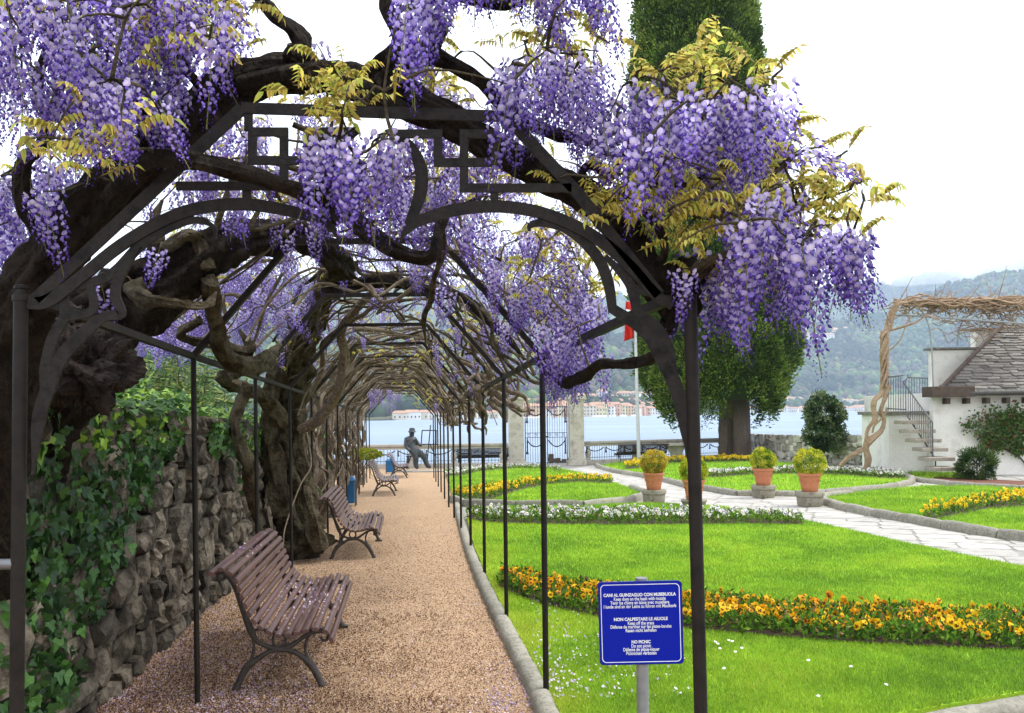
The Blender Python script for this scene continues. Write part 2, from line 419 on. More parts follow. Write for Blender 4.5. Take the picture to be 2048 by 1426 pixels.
# kerbs: rows of rounded granite blocks
kerb_units = []
for _k in range(6):
    V = []; nb_, nr_ = 7, 7
    prof_ = [(-.5, .5), (-.5, -.12), (-.43, -.34), (-.27, -.47), (0, -.5), (.27, -.47), (.43, -.34), (.5, -.12), (.5, .5)]
    for i in range(nb_ + 1):
        e_ = .93 if i in (0, nb_) else 1
        for (zz_, yy_) in prof_: V.append((i / nb_ - .5, (yy_ + (.04 if e_ < 1 else 0)) + rs.uniform(-.025, .025), zz_ * e_ + rs.uniform(-.02, .02)))
    m_ = len(prof_); f = [(i * m_ + k, (i + 1) * m_ + k, (i + 1) * m_ + k + 1, i * m_ + k + 1) for i in range(nb_) for k in range(m_ - 1)] + [tuple(range(m_)), tuple(nb_ * m_ + k for k in range(m_))[::-1]]
    me = bpy.data.meshes.new('kerb_stone'); fastmesh(me, np.array(V), f, np.ones((len(V), 3))); me.materials.append(m_kerb); smooth(me); me.set_sharp_from_angle(angle=.9); kerb_units.append((me, V, f))
def kerb(pts, w, h, dz=0.0, seg=(.8, 1.5), closed=False):
    root = bpy.data.objects.new('kerb', None); C.objects.link(root); structure(root)
    p = np.array(pts); 
    if closed: p = np.vstack([p, p[:1]])
    d = np.r_[0, np.cumsum(np.linalg.norm(np.diff(p, axis=0), axis=1))]; s = 0; k = 0
    while s < d[-1] - .1:
        e = min(s + rs.uniform(*seg), d[-1]); 
        if d[-1] - e < .3: e = d[-1]
        a = np.array([np.interp(s, d, p[:, 0]), np.interp(s, d, p[:, 1])]); c = np.array([np.interp(e, d, p[:, 0]), np.interp(e, d, p[:, 1])])
        mid = (a + c) / 2; L_ = np.linalg.norm(c - a)
        o = link('kerb_stone', kerb_units[k % 6][0], root, (mid[0], mid[1], gz(mid[1]) + dz), (-math.pi / 2, 0, 0), (L_ - .015, h * 2, w))
        o.rotation_euler = (-math.pi / 2, 0, math.atan2(c[1] - a[1], c[0] - a[0])); s = e; k += 1
    return root
kerb([(x - .05, y) for x, y in kw[:9]], .14, .085, seg=(.6, 1.0))
kerb(gpoly([(903, 1004), (922, 1012), (960, 1017), (1030, 1016), (1130, 1018), (1210, 1014), (1272, 1006), (1291, 998), (1286, 989), (1262, 981)]), .16, .17, seg=(.9, 1.6))
kerb(gpoly([(1192, 930), (1198, 937), (1230, 946), (1280, 954), (1330, 964), (1370, 975), (1430, 985), (1478, 993), (1520, 995), (1577, 994), (1640, 991), (1697, 986), (1760, 981), (1816, 972), (1828, 962), (1802, 953), (1700, 938), (1620, 929.5), (1548, 924)]), .2, .15)
kerb(gpoly([(1700, 992), (1652, 997), (1640, 1005), (1662, 1015), (1722, 1028), (1792, 1041), (1870, 1055), (1960, 1071), (2048, 1084), (2300, 1116)]), .2, .15)
kerb(gpoly([(1820, 962), (1860, 967), (1930, 975), (2048, 981), (2250, 990)]), .2, .14)
kerb(gpoly([(1560, 1530), (1760, 1476), (1870, 1454), (2060, 1420), (2300, 1384)]), .16, .085)

# ------------------------------------------------------------------ lake
def lakemat():
    m = bpy.data.materials.new('lake_water'); m.use_nodes = True; t = m.node_tree; l = t.links.new
    b = t.nodes['Principled BSDF']; b.inputs['Base Color'].default_value = (.10, .155, .21, 1); b.inputs['Roughness'].default_value = .32
    b.inputs['Specular IOR Level'].default_value = .5; b.inputs['IOR'].default_value = 1.33
    g = N(t, 'ShaderNodeNewGeometry'); mp = N(t, 'ShaderNodeMapping'); mp.inputs['Scale'].default_value = (.18, .5, 1)
    n1 = N(t, 'ShaderNodeTexNoise'); n1.inputs['Scale'].default_value = 1.2; n1.inputs['Detail'].default_value = 8; n1.inputs['Roughness'].default_value = .7
    mp2 = N(t, 'ShaderNodeMapping'); mp2.inputs['Scale'].default_value = (.004, .03, 1)
    n2 = N(t, 'ShaderNodeTexNoise'); n2.inputs['Scale'].default_value = 1; n2.inputs['Detail'].default_value = 5
    cr = N(t, 'ShaderNodeValToRGB'); cr.color_ramp.elements[0].color = (.13, .19, .27, 1); cr.color_ramp.elements[1].color = (.19, .26, .35, 1)
    cr.color_ramp.elements[0].position = .38; cr.color_ramp.elements[1].position = .62
    bp = N(t, 'ShaderNodeBump'); bp.inputs['Strength'].default_value = .9; bp.inputs['Distance'].default_value = .25
    l(g.outputs['Position'], mp.inputs[0]); l(mp.outputs[0], n1.inputs[0]); l(n1.outputs[0], bp.inputs['Height']); l(bp.outputs[0], b.inputs['Normal'])
    l(g.outputs['Position'], mp2.inputs[0]); l(mp2.outputs[0], n2.inputs[0]); l(n2.outputs[0], cr.inputs[0]); l(cr.outputs[0], b.inputs['Base Color'])
    return m
ZL = -2.8
b = MB(); b.add([(-5000, -200, ZL), (6500, -200, ZL), (6500, 5200, ZL), (-5000, 5200, ZL)], [(0, 1, 2, 3)])
structure(b.build('lake', lakemat(), smooth=False))
b = MB(); b.add([(-5050, -250, -9), (6550, -250, -9), (6550, 5250, -9), (-5050, 5250, -9)], [(0, 1, 2, 3)])
structure(b.build('lake_bed', m_soil, smooth=False))

# ------------------------------------------------------------------ hills
m_hill = mat('hill_woods', [(.035, .055, .018), (.075, .10, .025), (.10, .085, .06), (.06, .10, .02), (.11, .16, .035)], scale=.012, detail=12, rough=.95, bump=.8, bscale=.06, bdist=8, spec=.05, pos=(.3, .72))
m_hillf = mat('far_hill_woods', [(.03, .05, .02), (.06, .08, .03), (.08, .075, .05), (.09, .12, .04)], scale=.006, detail=12, rough=.95, bump=.8, bscale=.03, bdist=14, spec=.05)
def shoreD(px): return interp([-800, 0, 770, 1100, 1165, 1330, 1480, 1600, 1800, 2500, 3200], [600, 640, 690, 800, 860, 980, 1150, 1380, 1450, 1350, 1200], px)
def ridge1(px): return interp([-800, 0, 400, 700, 1000, 1250, 1450, 1590, 1650, 1700, 1760, 1820, 1870, 1950, 2048, 2300, 3000], [640, 612, 640, 655, 690, 676, 668, 655, 652, 645, 640, 612, 588, 566, 546, 480, 380], px)
def ridge2(px): return interp([-800, 0, 300, 600, 850, 1000, 1250, 1450, 1590, 1625, 1665, 1713, 1750, 1800, 1850, 1950, 2048, 2300, 3000], [500, 560, 545, 565, 590, 580, 600, 625, 612, 597, 583, 576, 583, 582, 578, 556, 520, 440, 400], px)
def zat(px, py, D): return EYE - ((py - HZ) + (px - 1024) * ROLL) / F * D
def hillz(px, t, layer):
    if layer == 1:
        D0 = shoreD(px) + 12; D1 = D0 + 900; D = D0 + (D1 - D0) * t
        zr = zat(px, ridge1(px), D1); z = (ZL + .6) + (zr - ZL - .6) * (.22 * t + .78 * t ** 1.35)
    else:
        D0 = shoreD(px) + 850; D1 = 3900; D = D0 + (D1 - D0) * t
        z0 = -3; zr = zat(px, ridge2(px), D1); z = z0 + (zr - z0) * t ** 1.15
    return D, z
def hill(layer, nx, ny, m, amp, back=True):
    V = []; cols = np.linspace(-900, 3000, nx)
    for j in range(ny + (4 if back else 0)):
        t = j / (ny - 1)
        for px in cols:
            tt = min(t, 1.0); D, z = hillz(px, tt, layer)
            if t > 1: ex = (t - 1) * (ny - 1); D += ex * 120; z -= ex * ex * 18
            x = (px - 1024) / F * D
            nn = noise.fractal(Vector((x * .0045, D * .0045, layer * 7.3)), .9, 2.1, 6)
            env = min(1, tt * 4)
            V.append((x, D, z + nn * amp * env + (noise.noise(Vector((x * .05, D * .05, 2))) * amp * .07 * env)))
    n2 = len(V) // nx
    f = [(j * nx + i, j * nx + i + 1, (j + 1) * nx + i + 1, (j + 1) * nx + i) for j in range(n2 - 1) for i in range(nx - 1)]
    b = MB(); b.add(V, f); o = b.build('hills', m); structure(o); return np.array(V).reshape(n2, nx, 3)
H1 = hill(1, 260, 46, m_hill, 17); H2 = hill(2, 200, 30, m_hillf, 45)
# woods on the near hill: tens of thousands of small crowns that read as one mass
rw = np.random.RandomState(3)
ico = bmesh.new(); bmesh.ops.create_icosphere(ico, subdivisions=1, radius=1); ico.verts.ensure_lookup_table()
IV = np.array([v.co[:] for v in ico.verts]); IF = np.array([[v.index for v in f.verts] for f in ico.faces]); ico.free()
def wood(H, n, r0, r1, pal, name, label, m, pxr=(-100, 2150), tmin=.04):
    ny, nx, _ = H.shape; ny -= 4
    pxs = np.linspace(-900, 3000, nx); i0, i1 = np.searchsorted(pxs, pxr)
    fi = rw.uniform(i0, min(i1, nx - 2), n); fj = (rw.uniform(tmin, 1, n) ** 1.0) * (ny - 1.01)
    a, c = fi.astype(int), fj.astype(int); ta, tb = fi - a, fj - c
    p = (H[c, a].T * (1 - ta) * (1 - tb) + H[c, a + 1].T * ta * (1 - tb) + H[c + 1, a].T * (1 - ta) * tb + H[c + 1, a + 1].T * ta * tb).T
    keep = np.array([noise.noise(Vector((q[0] * .008, q[1] * .008, 0))) > -.28 + (.25 if k > .25 * ny else .0) * -1 for q, k in zip(p, fj)])
    p = p[keep]; n = len(p); r = rw.uniform(r0, r1, n)
    sel = np.array([noise.noise(Vector((q[0] * .006 + 9, q[1] * .006, 5))) for q in p]) * 1.6 + .5 + rw.normal(0, .22, n)
    pal = np.array(pal); ci = np.clip((sel * len(pal)).astype(int), 0, len(pal) - 1)
    cc = pal[ci] * rw.uniform(.75, 1.25, (n, 1))
    V = (IV[None] * (1 + rw.uniform(-.25, .25, (n, 12, 1)))) * r[:, None, None] * np.array([1, 1, 1.15]) + p[:, None] + np.array([0, 0, 1])[None, None] * r[:, None, None] * .6
    Fc = (IF[None] + (np.arange(n) * 12)[:, None, None]).reshape(-1, 3)
    o = meshobj(name, V.reshape(-1, 3), Fc, np.repeat(cc, 12, axis=0), m, kind='stuff', sm=True); tag(o, label, 'woods'); return o
m_crown = mat('distant_crowns', [(.8, .8, .8), (1.2, 1.2, 1.2)], scale=.3, attr=True, rough=.95, spec=.05)
WP = [(.02, .035, .018), (.04, .06, .028), (.08, .068, .05), (.065, .105, .035), (.05, .085, .035), (.085, .065, .06), (.12, .16, .05), (.055, .09, .04)]
wood(H1, 17000, 4.5, 8.5, WP, 'hillside_woods', 'spring woods in mixed greens and browns on the near slope above the lake', m_crown)
wood(H2, 9000, 12, 22, WP[:5], 'hillside_woods', 'bluish far woods on the high ridge under the clouds', m_crown, tmin=.3)
# dark conifers standing on the near ridge
o = wood(H1, 500, 7, 10, [(.015, .035, .016)], 'conifer_wood', 'dark clump of conifers on the crest of the near hill', m_crown, pxr=(1690, 1760), tmin=.93)

# ------------------------------------------------------------------ haze and cloud
m = bpy.data.materials.new('haze'); m.use_nodes = True; t = m.node_tree; t.nodes.clear()
out = N(t, 'ShaderNodeOutputMaterial'); pv = N(t, 'ShaderNodeVolumePrincipled'); pv.inputs['Density'].default_value = 0.00016
pv.inputs['Color'].default_value = (.70, .83, 1.0, 1); pv.inputs['Anisotropy'].default_value = .2
t.links.new(pv.outputs[0], out.inputs['Volume'])
b = MB(); b.box(-5100, 6600, -300, 5300, -10, 1100); o = b.build('haze', m, smooth=False); o['kind'] = 'stuff'; tag(o, 'pale spring haze in the air over the lake', 'haze')

# cloud resting on the high right hand ridge and a thin veil on the left one
mc = bpy.data.materials.new('mist'); mc.use_nodes = True; t = mc.node_tree; t.nodes.clear()
out = N(t, 'ShaderNodeOutputMaterial'); pv = N(t, 'ShaderNodeVolumePrincipled'); pv.inputs['Density'].default_value = .0028; pv.inputs['Color'].default_value = (.97, .98, 1, 1)
t.links.new(pv.outputs[0], out.inputs['Volume'])
def mist(px, py, D, rx, ry, rz_, seed):
    V = []; n = 20; c = P(px, py, D)
    for j in range(n + 1):
        for i in range(2 * n):
            ph, th = math.pi * j / n, math.pi * i / n; d = Vector((math.sin(ph) * math.cos(th), math.sin(ph) * math.sin(th), math.cos(ph))); q = 1 + .35 * noise.noise(d * 1.6 + Vector((seed, 0, 0))) + .15 * noise.noise(d * 4)
            V.append((c[0] + d.x * rx * q, c[1] + d.y * ry * q, c[2] + d.z * rz_ * q))
    b = MB(); b.add(V, [(j * 2 * n + i, (j + 1) * 2 * n + i, (j + 1) * 2 * n + (i + 1) % (2 * n), j * 2 * n + (i + 1) % (2 * n)) for j in range(n) for i in range(2 * n)]); o = b.build('mist', mc, None); o['kind'] = 'stuff'; tag(o, 'low cloud lying along the top of the mountain ridge', 'cloud')
mist(2120, 500, 3500, 560, 380, 90, 1); mist(1880, 545, 3650, 330, 260, 42, 5); mist(1600, 560, 3700, 330, 200, 34, 9)
# ------------------------------------------------------------------ dry stone walls
m_stone = mat('rubble_stone', [(.006, .005, .003), (.034, .026, .017), (.14, .118, .088), (.024, .019, .011)], scale=5, detail=9, bump=.9, bscale=26, rnd=.62, rough=.9, pos=(.28, .74), bdist=.03)
m_stone2 = mat('rubble_stone_light', [(.07, .06, .048), (.19, .17, .14), (.32, .29, .25), (.11, .09, .06)], scale=3, detail=9, bump=.8, bscale=14, rnd=.35, rough=.9, pos=(.28, .74), bdist=.03)
m_stone3 = mat('lake_wall_stone', [(.13, .115, .09), (.34, .31, .26), (.46, .43, .38), (.20, .17, .12)], scale=3, detail=9, bump=.8, bscale=14, rnd=.5, rough=.9, pos=(.28, .74), bdist=.03)
m_core = mat('wall_core', [(.02, .017, .013), (.05, .042, .03)], scale=8, bump=.5)
BULGE = .32
def stonewall(name, label, A, B, htA, htB, th, smax, smin, m, limit=300, asp=1.5, side=1, core=True, big=None):
    """rubble wall from A to B (x,y); stones proud of a dark core on the camera side"""
    A, B = np.array(A, float), np.array(B, float); d = B - A; Lw = np.linalg.norm(d); d /= Lw
    nrm = np.array([d[1], -d[0]]) * side; ang = math.atan2(d[1], d[0])
    root = thing(name, label, 'wall', (A[0], A[1], gz(A[1])))
    uu = unit_meshes('stone', m, 12, 3, .12)
    rects = []
    for (a, b0, c, e) in poly_rects(0, -.1, Lw, max(htA, htB), smax, smin, rs, asp, stop=.25):
        h = lerp(htA, htB, (a + c) / 2 / Lw)
        if (b0 + e) / 2 > h: continue
        p = A + d * (a + c) / 2; rects.append((math.hypot(p[0], p[1]), a, b0, c, min(e, h + .05)))
    rects.sort(key=lambda r: -(r[3] - r[1]) * (r[4] - r[2]) / r[0] ** 2)
    st = MB()
    for k, (_, a, b0, c, e) in enumerate(rects):
        s = (a + c) / 2; p = A + d * s; z = gz(A[1]) + (gz(B[1]) - gz(A[1])) * s / Lw + (b0 + e) / 2
        dep = th * rs.uniform(.5, .9); pr = rs.uniform(-.03, .05)
        loc = np.array([p[0] + nrm[0] * pr, p[1] + nrm[1] * pr, z]); me, V, f = uu[k % 12]
        sc = (max(.03, c - a - .012), dep, max(.03, e - b0 - .012)); rz = ang + (0 if side > 0 else math.pi) + rs.uniform(-.05, .05); ry = rs.uniform(-.06, .06)
        if k < limit: link('stone', me, root, tuple(loc - wloc(root)), (rs.uniform(-.08, .08), ry, rz), sc)
        else: st.add((V * sc) @ eul(0, ry, rz).T + loc, f)
    if st.n: st.build('stone', m, root, smooth=False, kind='stuff')
    if core:
        b = MB(); q = [A - nrm * th * .1, B - nrm * th * .1, B - nrm * th, A - nrm * th]
        zs = [gz(A[1]), gz(B[1]), gz(B[1]), gz(A[1])]; hs = [htA, htB, htB, htA]
        b.add([(x, y, z - .3) for (x, y), z in zip(q, zs)] + [(x, y, z + h - .05) for (x, y), z, h in zip(q, zs, hs)], [(0, 3, 2, 1), (4, 5, 6, 7), (0, 1, 5, 4), (1, 2, 6, 5), (2, 3, 7, 6), (3, 0, 4, 7)])
        b.build('wall_core', m_core, root, smooth=False)
    return root
stonewall('stone_wall', 'dark mossy rubble wall running along the left of the gravel walk', (xl(3.2), 3.2), (xl(13.5), 13.5), 1.86, 1.72, .4, .40, .10, m_stone, asp=1.3)
stonewall('stone_wall', 'rubble wall behind the blue litter bin and the gnarled vine stems', (xl(13.5), 13.5), (xl(21.5), 21.5), 1.7, 1.75, .4, .5, .16, m_stone2, 150, asp=1.4)
WA, WB, WC = G(1498, 914)[:2], G(1590, 926)[:2], G(1786, 941)[:2]
stonewall('stone_wall', 'pale dry stone wall by the lake between the cypress trunk and the stair block', (12.0, 47.0), (12.2, 37.0), 1.2, 1.2, .35, .55, .22, m_stone3, 140, asp=2.0, side=1)
stonewall('stone_wall', 'pale dry stone wall by the lake behind the forked bare vine', (12.2, 37.0), (12.95, 30.4), 1.2, 1.25, .35, .45, .17, m_stone3, 300, asp=2.0, side=1)

# moss tufts on the near wall
def moss(n, x_of, y0, y1, z0, z1, parent_name):
    y = R.uniform(y0, y1, n); z = R.uniform(z0, z1, n)
    keep = np.array([noise.noise(Vector((a * 1.3, b_ * 1.6, 3))) > .12 for a, b_ in zip(y, z)]); y, z = y[keep], z[keep]
    pos = np.c_[[x_of(a) + .03 for a in y], y, z]; c = np.array([(.07, .10, .015)]) * R.uniform(.5, 1.4, (len(y), 1))
    V, Fc, Cc = leafcloud(pos, np.tile([1., -.2, .5], (len(y), 1)), .035, c, .5, jit=.9)
    o = meshobj('moss', V, Fc, Cc, m_leaf, kind='stuff'); return o
m_leaf = mat('leaf_green', [(.9, .9, .9), (1.1, 1.1, 1.1)], scale=3, attr=True, rough=.45, spec=.35, transl=.22)
m_leafd = mat('leaf_matte', [(.9, .9, .9), (1.1, 1.1, 1.1)], scale=3, attr=True, rough=.75, spec=.15, transl=.2)
tag(moss(9000, xl, 4.5, 11, .1, 1.2, None), 'olive green moss tufts in the joints of the near rubble wall', 'moss')

# ------------------------------------------------------------------ ivy
def ivy_leaf():
    pts = [(0, 0), (.32, -.12), (.5, .22), (.26, .38), (.2, .66), (0, 1.0), (-.2, .66), (-.26, .38), (-.5, .22), (-.32, -.12)]
    V = [(x, 0.12 * abs(x) - .1 * y * y, y) for x, y in pts] + [(0, .0, .35)]
    f = [(10, i, (i + 1) % 10) for i in range(10)]
    return np.array(V), np.array(f)
IVV, IVF = ivy_leaf()
ivyme = []
for k in range(5):
    me = bpy.data.meshes.new('ivy_leaf'); V = IVV * (1, 1, 1) + R.uniform(-.03, .03, IVV.shape)
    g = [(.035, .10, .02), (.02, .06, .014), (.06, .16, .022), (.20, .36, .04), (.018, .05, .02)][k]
    fastmesh(me, V, IVF, np.tile(g, (len(V), 1))); me.materials.append(m_leaf); ivyme.append((me, V, IVF))
def ivy(label, pts, nrm_f, bright, size, nind, group=None, parentloc=(0, 0, 0)):
    root = thing('ivy', label, 'ivy', parentloc, group=group)
    order = sorted(range(len(pts)), key=lambda i: np.linalg.norm(pts[i]))
    items = []; mv, mf, mc = [], [], []; n = 0
    for r, i in enumerate(order):
        p = pts[i]; k = R.randint(5); br = bright[i]
        k = (3 if R.rand() < .6 else 2) if br > .75 else ((2 if R.rand() < .3 else 0) if br > .35 else R.choice([0, 1, 4, 1]))  # wall-top leaves get the brighter greens, imitating the open light there
        nx = nrm_f(p); th = math.atan2(nx[1], nx[0]) + R.normal(0, .5)
        ex = math.pi + R.uniform(-.5, .9) if nx[2] < .6 else math.pi / 2 + R.uniform(-.4, .7)
        rot = (ex, R.normal(0, .45), th - math.pi / 2 + R.normal(0, .3) + (math.pi if ex < 2.4 else math.pi)); s = size * R.uniform(.6, 1.35)
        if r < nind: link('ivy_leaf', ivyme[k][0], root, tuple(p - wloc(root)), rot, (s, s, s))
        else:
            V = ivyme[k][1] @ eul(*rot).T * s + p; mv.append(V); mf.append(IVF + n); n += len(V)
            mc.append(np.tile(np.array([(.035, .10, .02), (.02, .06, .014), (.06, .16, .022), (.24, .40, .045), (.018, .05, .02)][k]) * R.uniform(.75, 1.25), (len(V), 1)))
    if mv: meshobj('ivy_leaf', np.concatenate(mv), np.concatenate(mf), np.concatenate(mc), m_leaf, root, 'stuff')
    return root
pts, br = [], []
def ivy_edge(y):  # how far down the wall the ivy hangs, by distance along the wall
    return interp([3.2, 4.5, 5.1, 5.7, 6.4, 7.1, 7.7], [.0, .05, .35, .85, 1.25, 1.55, 1.8], y)
while len(pts) < 4600:
    y = R.uniform(3.3, 8.0); z = R.uniform(0, 1.95); e = ivy_edge(y) + .18 * noise.noise(Vector((y * 3, z * 3, 1)))
    if z < e: continue
    if noise.noise(Vector((y * 4, z * 4, 8))) < -.38 and R.rand() < .6: continue
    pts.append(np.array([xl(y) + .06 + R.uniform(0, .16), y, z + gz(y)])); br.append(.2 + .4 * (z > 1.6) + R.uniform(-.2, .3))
for k in range(2300):
    y = R.uniform(4.5, 8.6); x = xl(y) - R.uniform(-.12, .55); hump = .20 * math.exp(-((y - 6.3) / .7) ** 2)
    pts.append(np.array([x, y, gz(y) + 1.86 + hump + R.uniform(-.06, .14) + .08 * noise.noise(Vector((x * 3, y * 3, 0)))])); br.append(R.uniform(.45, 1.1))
ivy('broad curtain of ivy over the near end of the rubble wall', pts, lambda p: (1, -.35, .2) if p[2] < 1.75 else (.3, -.3, .9), br, .064, 300)
pts, br = [], []
for k in range(2600):
    y = R.uniform(8.6, 13.2); t = R.rand(); top = gz(y) + lerp(1.86, 1.72, (y - 3) / 10)
    if t < .62: pts.append(np.array([xl(y) - R.uniform(-.15, .5), y, top + R.uniform(-.05, .16)])); br.append(R.uniform(.6, 1.2))
    else:
        dz = abs(R.normal(0, .3)); 
        if y < 9.6: dz *= .4
        pts.append(np.array([xl(y) + .1 + R.uniform(0, .1), y, top - dz])); br.append(R.uniform(.3, .9) - dz * .3)
ivy('light green ivy trailing over the wall top behind the near bench', pts, lambda p: (.3, -.3, .9) if p[2] > 1.6 else (1, -.35, .2), br, .07, 120)
pts, br = [], []
for k in range(900):
    y = R.uniform(18.5, 21.8); z = R.uniform(.3, 1.8)
    pts.append(np.array([xl(y) + .12 + R.uniform(0, .12), y, gz(y) + z])); br.append(R.uniform(.3, .9))
ivy('ivy clinging to the far end of the rubble wall beside the lake', pts, lambda p: (1, -.35, .2), br, .09, 20)

# ------------------------------------------------------------------ iron pergola
m_iron = mat('wrought_iron', [(.005, .0045, .004), (.022, .018, .016), (.009, .008, .0075)], scale=14, bump=.55, bscale=70, rough=.62, spec=.16, bdist=.008)
m_ironp = mat('painted_iron_pipe', [(.006, .005, .0045), (.018, .014, .011), (.009, .008, .007)], scale=9, bump=.35, bscale=60, rough=.6, spec=.18, bdist=.006)
DA = 3.1
def px_ground_z(D): return gz(D)
arch = thing('iron_arch', 'ornate wrought iron entrance arch with meander squares at the front of the pergola', 'arch', (P(30, 826, DA)[0], DA, gz(DA)))
def post(parent, x, y, z1, r, name='post', lean=0.0, m=m_ironp, sides=14):
    b = MB(); b.tube([(x, y, gz(y) - .05), (x + lean * (z1 - gz(y)), y, z1)], r, sides=sides, spline=False); return b.build(name, m, parent)
for pxb, pxt, pyt in ((33, 42, 590), (1402, 1380, 590)):
    a = P(pxb, 1426, DA); c = P(pxt, pyt, DA); t = (a[2] - gz(DA)) / (c[2] - a[2]); base = a - (c - a) * t
    b = MB(); b.tube([base + (0, 0, -.05), c], .0235, sides=16, spline=False); b.build('post', m_ironp, arch)
def rib(pts, w=19, D=DA, dep=.012, sub=5, name='iron_bar', taper=None):
    b = MB(); b.ribbon(pts, w, D, dep, sub); return b.build(name, m_iron, arch, smooth=False)
rib([(72, 598), (485, 216)], 24, sub=1); rib([(483, 216), (1012, 233)], 22, sub=1, D=DA + .001)
rib([(1008, 228), (1150, 380), (1262, 520), (1318, 590)], 24, sub=1)
def mir(pts, c=748, dy=-4): return [(2 * c - x, y + dy) for x, y in pts]
meander = [(794, 268), (876, 268), (876, 325), (991, 325), (991, 268), (928, 268), (928, 376), (1135, 376)]
for pl in (meander, mir(meander)):
    for k in range(len(pl) - 1):
        (x0, y0), (x1, y1) = pl[k], pl[k + 1]; L_ = math.hypot(x1 - x0, y1 - y0); ex, ey = (x1 - x0) / L_ * 8, (y1 - y0) / L_ * 8
        rib([(x0 - ex, y0 - ey), (x1 + ex, y1 + ey)], 17, DA + .0015 * (k % 2), sub=1)
rib([(989, 375), (989, 415)], 17, DA + .004, sub=1); rib([(494, 368), (494, 412)], 17, DA + .004, sub=1)
rib([(497, 225), (497, 262)], 16, DA + .004, sub=1)
cur = [(780, 262), (822, 296), (841, 335), (842, 380), (828, 425), (816, 450)]
rib(cur, [16, 22, 25, 26, 22, 16], DA + .003); rib(mir(cur), [16, 22, 25, 26, 22, 16], DA + .003)
low = [(800, 480), (818, 456), (850, 437), (920, 418), (1000, 413), (1080, 425), (1150, 452), (1210, 488), (1262, 535), (1310, 588), (1345, 612)]
rib(low, [4, 16, 22, 24, 24, 24, 24, 24, 24, 22, 16], DA)
lowl = [(678, 480), (660, 452), (620, 432), (500, 409), (400, 416), (325, 442), (240, 492), (160, 556), (100, 600), (62, 606), (40, 592), (36, 572)]
rib(lowl, [4, 16, 22, 24, 24, 24, 24, 24, 26, 24, 20, 12], DA)
b = MB(); c = P(42, 590, DA); b.lathe(c, [(.028, -.02), (.028, 0), (.016, .004), (.016, .02), (.022, .022), (.022, .032), (.006, .036)], 14); b.build('post_cap', m_iron, arch)
rib([(1058, 462), (1062, 450), (1092, 446), (1140, 461), (1190, 508), (1215, 560), (1226, 625)], [6, 12, 16, 20, 22, 22, 18], DA + .006)
rib([(1226, 618), (1290, 662), (1325, 718), (1353, 778), (1372, 850), (1382, 900), (1379, 940)], [20, 26, 28, 28, 28, 24, 3], DA + .002)
rib([(1210, 512), (1255, 560), (1270, 600), (1277, 628), (1308, 648), (1334, 688), (1346, 745), (1362, 800)], [10, 20, 20, 20, 20, 20, 18, 8], DA + .008)
rib([(1268, 577), (1320, 590)], 16, DA + .005, sub=1)
rib([(430, 478), (428, 455), (395, 440), (344, 452), (282, 490), (228, 545), (175, 568), (123, 578)], [5, 9, 13, 18, 20, 20, 18, 16], DA + .006)
rib([(280, 492), (240, 552), (231, 592), (243, 628), (208, 634), (158, 676), (119, 722), (96, 778), (78, 838), (66, 950)], [8, 20, 20, 18, 20, 26, 28, 28, 26, 4], DA + .002)
rib([(124, 576), (130, 630), (106, 676), (91, 732), (85, 780)], [18, 20, 22, 20, 8], DA + .008); rib([(180, 568), (186, 620), (133, 634)], [16, 17, 17], DA + .005)
# side rail pipe at the left edge
b = MB(); b.tube([P(-120, 1130, DA), P(34, 1128, DA)], .019, sides=12, spline=False); b.build('side_rail', mat('galvanised_rail', [(.16, .16, .17)], rough=.4, metallic=.6), arch)
# the two rails from the arch back to the first hoop
def hoop_pts(D):
    c = -.885 - .115 * (D - 5.57); g = gz(D)
    return dict(lb=(c - 1.083, D, g), lk=(c - 1.083, D, g + 2.16), lt=(c - .465, D, g + 2.86), rt=(c + .455, D, g + 2.86), rk=(c + 1.075, D, g + 2.13), rb=(c + 1.075, D, g))
HD = [5.57 + 2.25 * i for i in range(12)]
hoop_lab = ['nearest', 'second', 'third', 'fourth', 'fifth', 'sixth', 'seventh', 'eighth', 'ninth', 'tenth', 'eleventh', 'farthest']
for i, D in enumerate(HD):
    h = {k: np.array(v) for k, v in hoop_pts(D).items()}
    r = thing('pergola_hoop', f'{hoop_lab[i]} plain iron hoop with two slim posts over the gravel walk', 'pergola hoop', tuple(h['lb']), group='iron hoops of the pergola')
    for a in ('l', 'r'):
        b = MB(); b.tube([h[a + 'b'], h[a + 'k']], .017 if a == 'l' else .019, sides=10, spline=False); b.build('post', m_ironp, r)
    for a, c in (('lk', 'lt'), ('lt', 'rt'), ('rt', 'rk')):
        b = MB(); b.bar(h[a], h[c], .035, .035, up=(0, 1, 0)); b.build('hoop_bar', m_ironp, r, smooth=False)
fl = P(66, 598, DA); fr = P(1335, 600, DA)
for a in ('lk', 'rk', ):
    s = fl if a == 'lk' else fr
    prev = s
    for i, D in enumerate(HD[:9]):
        q = np.array(hoop_pts(D)[a]); b = MB(); b.bar(prev, q, .034, .034)
        o = b.build('pergola_rail', m_ironp, None, smooth=False, loc=tuple(prev))
        tag(o, f'{"wall" if a == "lk" else "lawn"} side iron rail ' + ('from the entrance arch to the nearest hoop' if i == 0 else f'from the {hoop_lab[i-1]} hoop to the {hoop_lab[i]}'), 'rail', 'lengthwise rails of the pergola'); prev = q

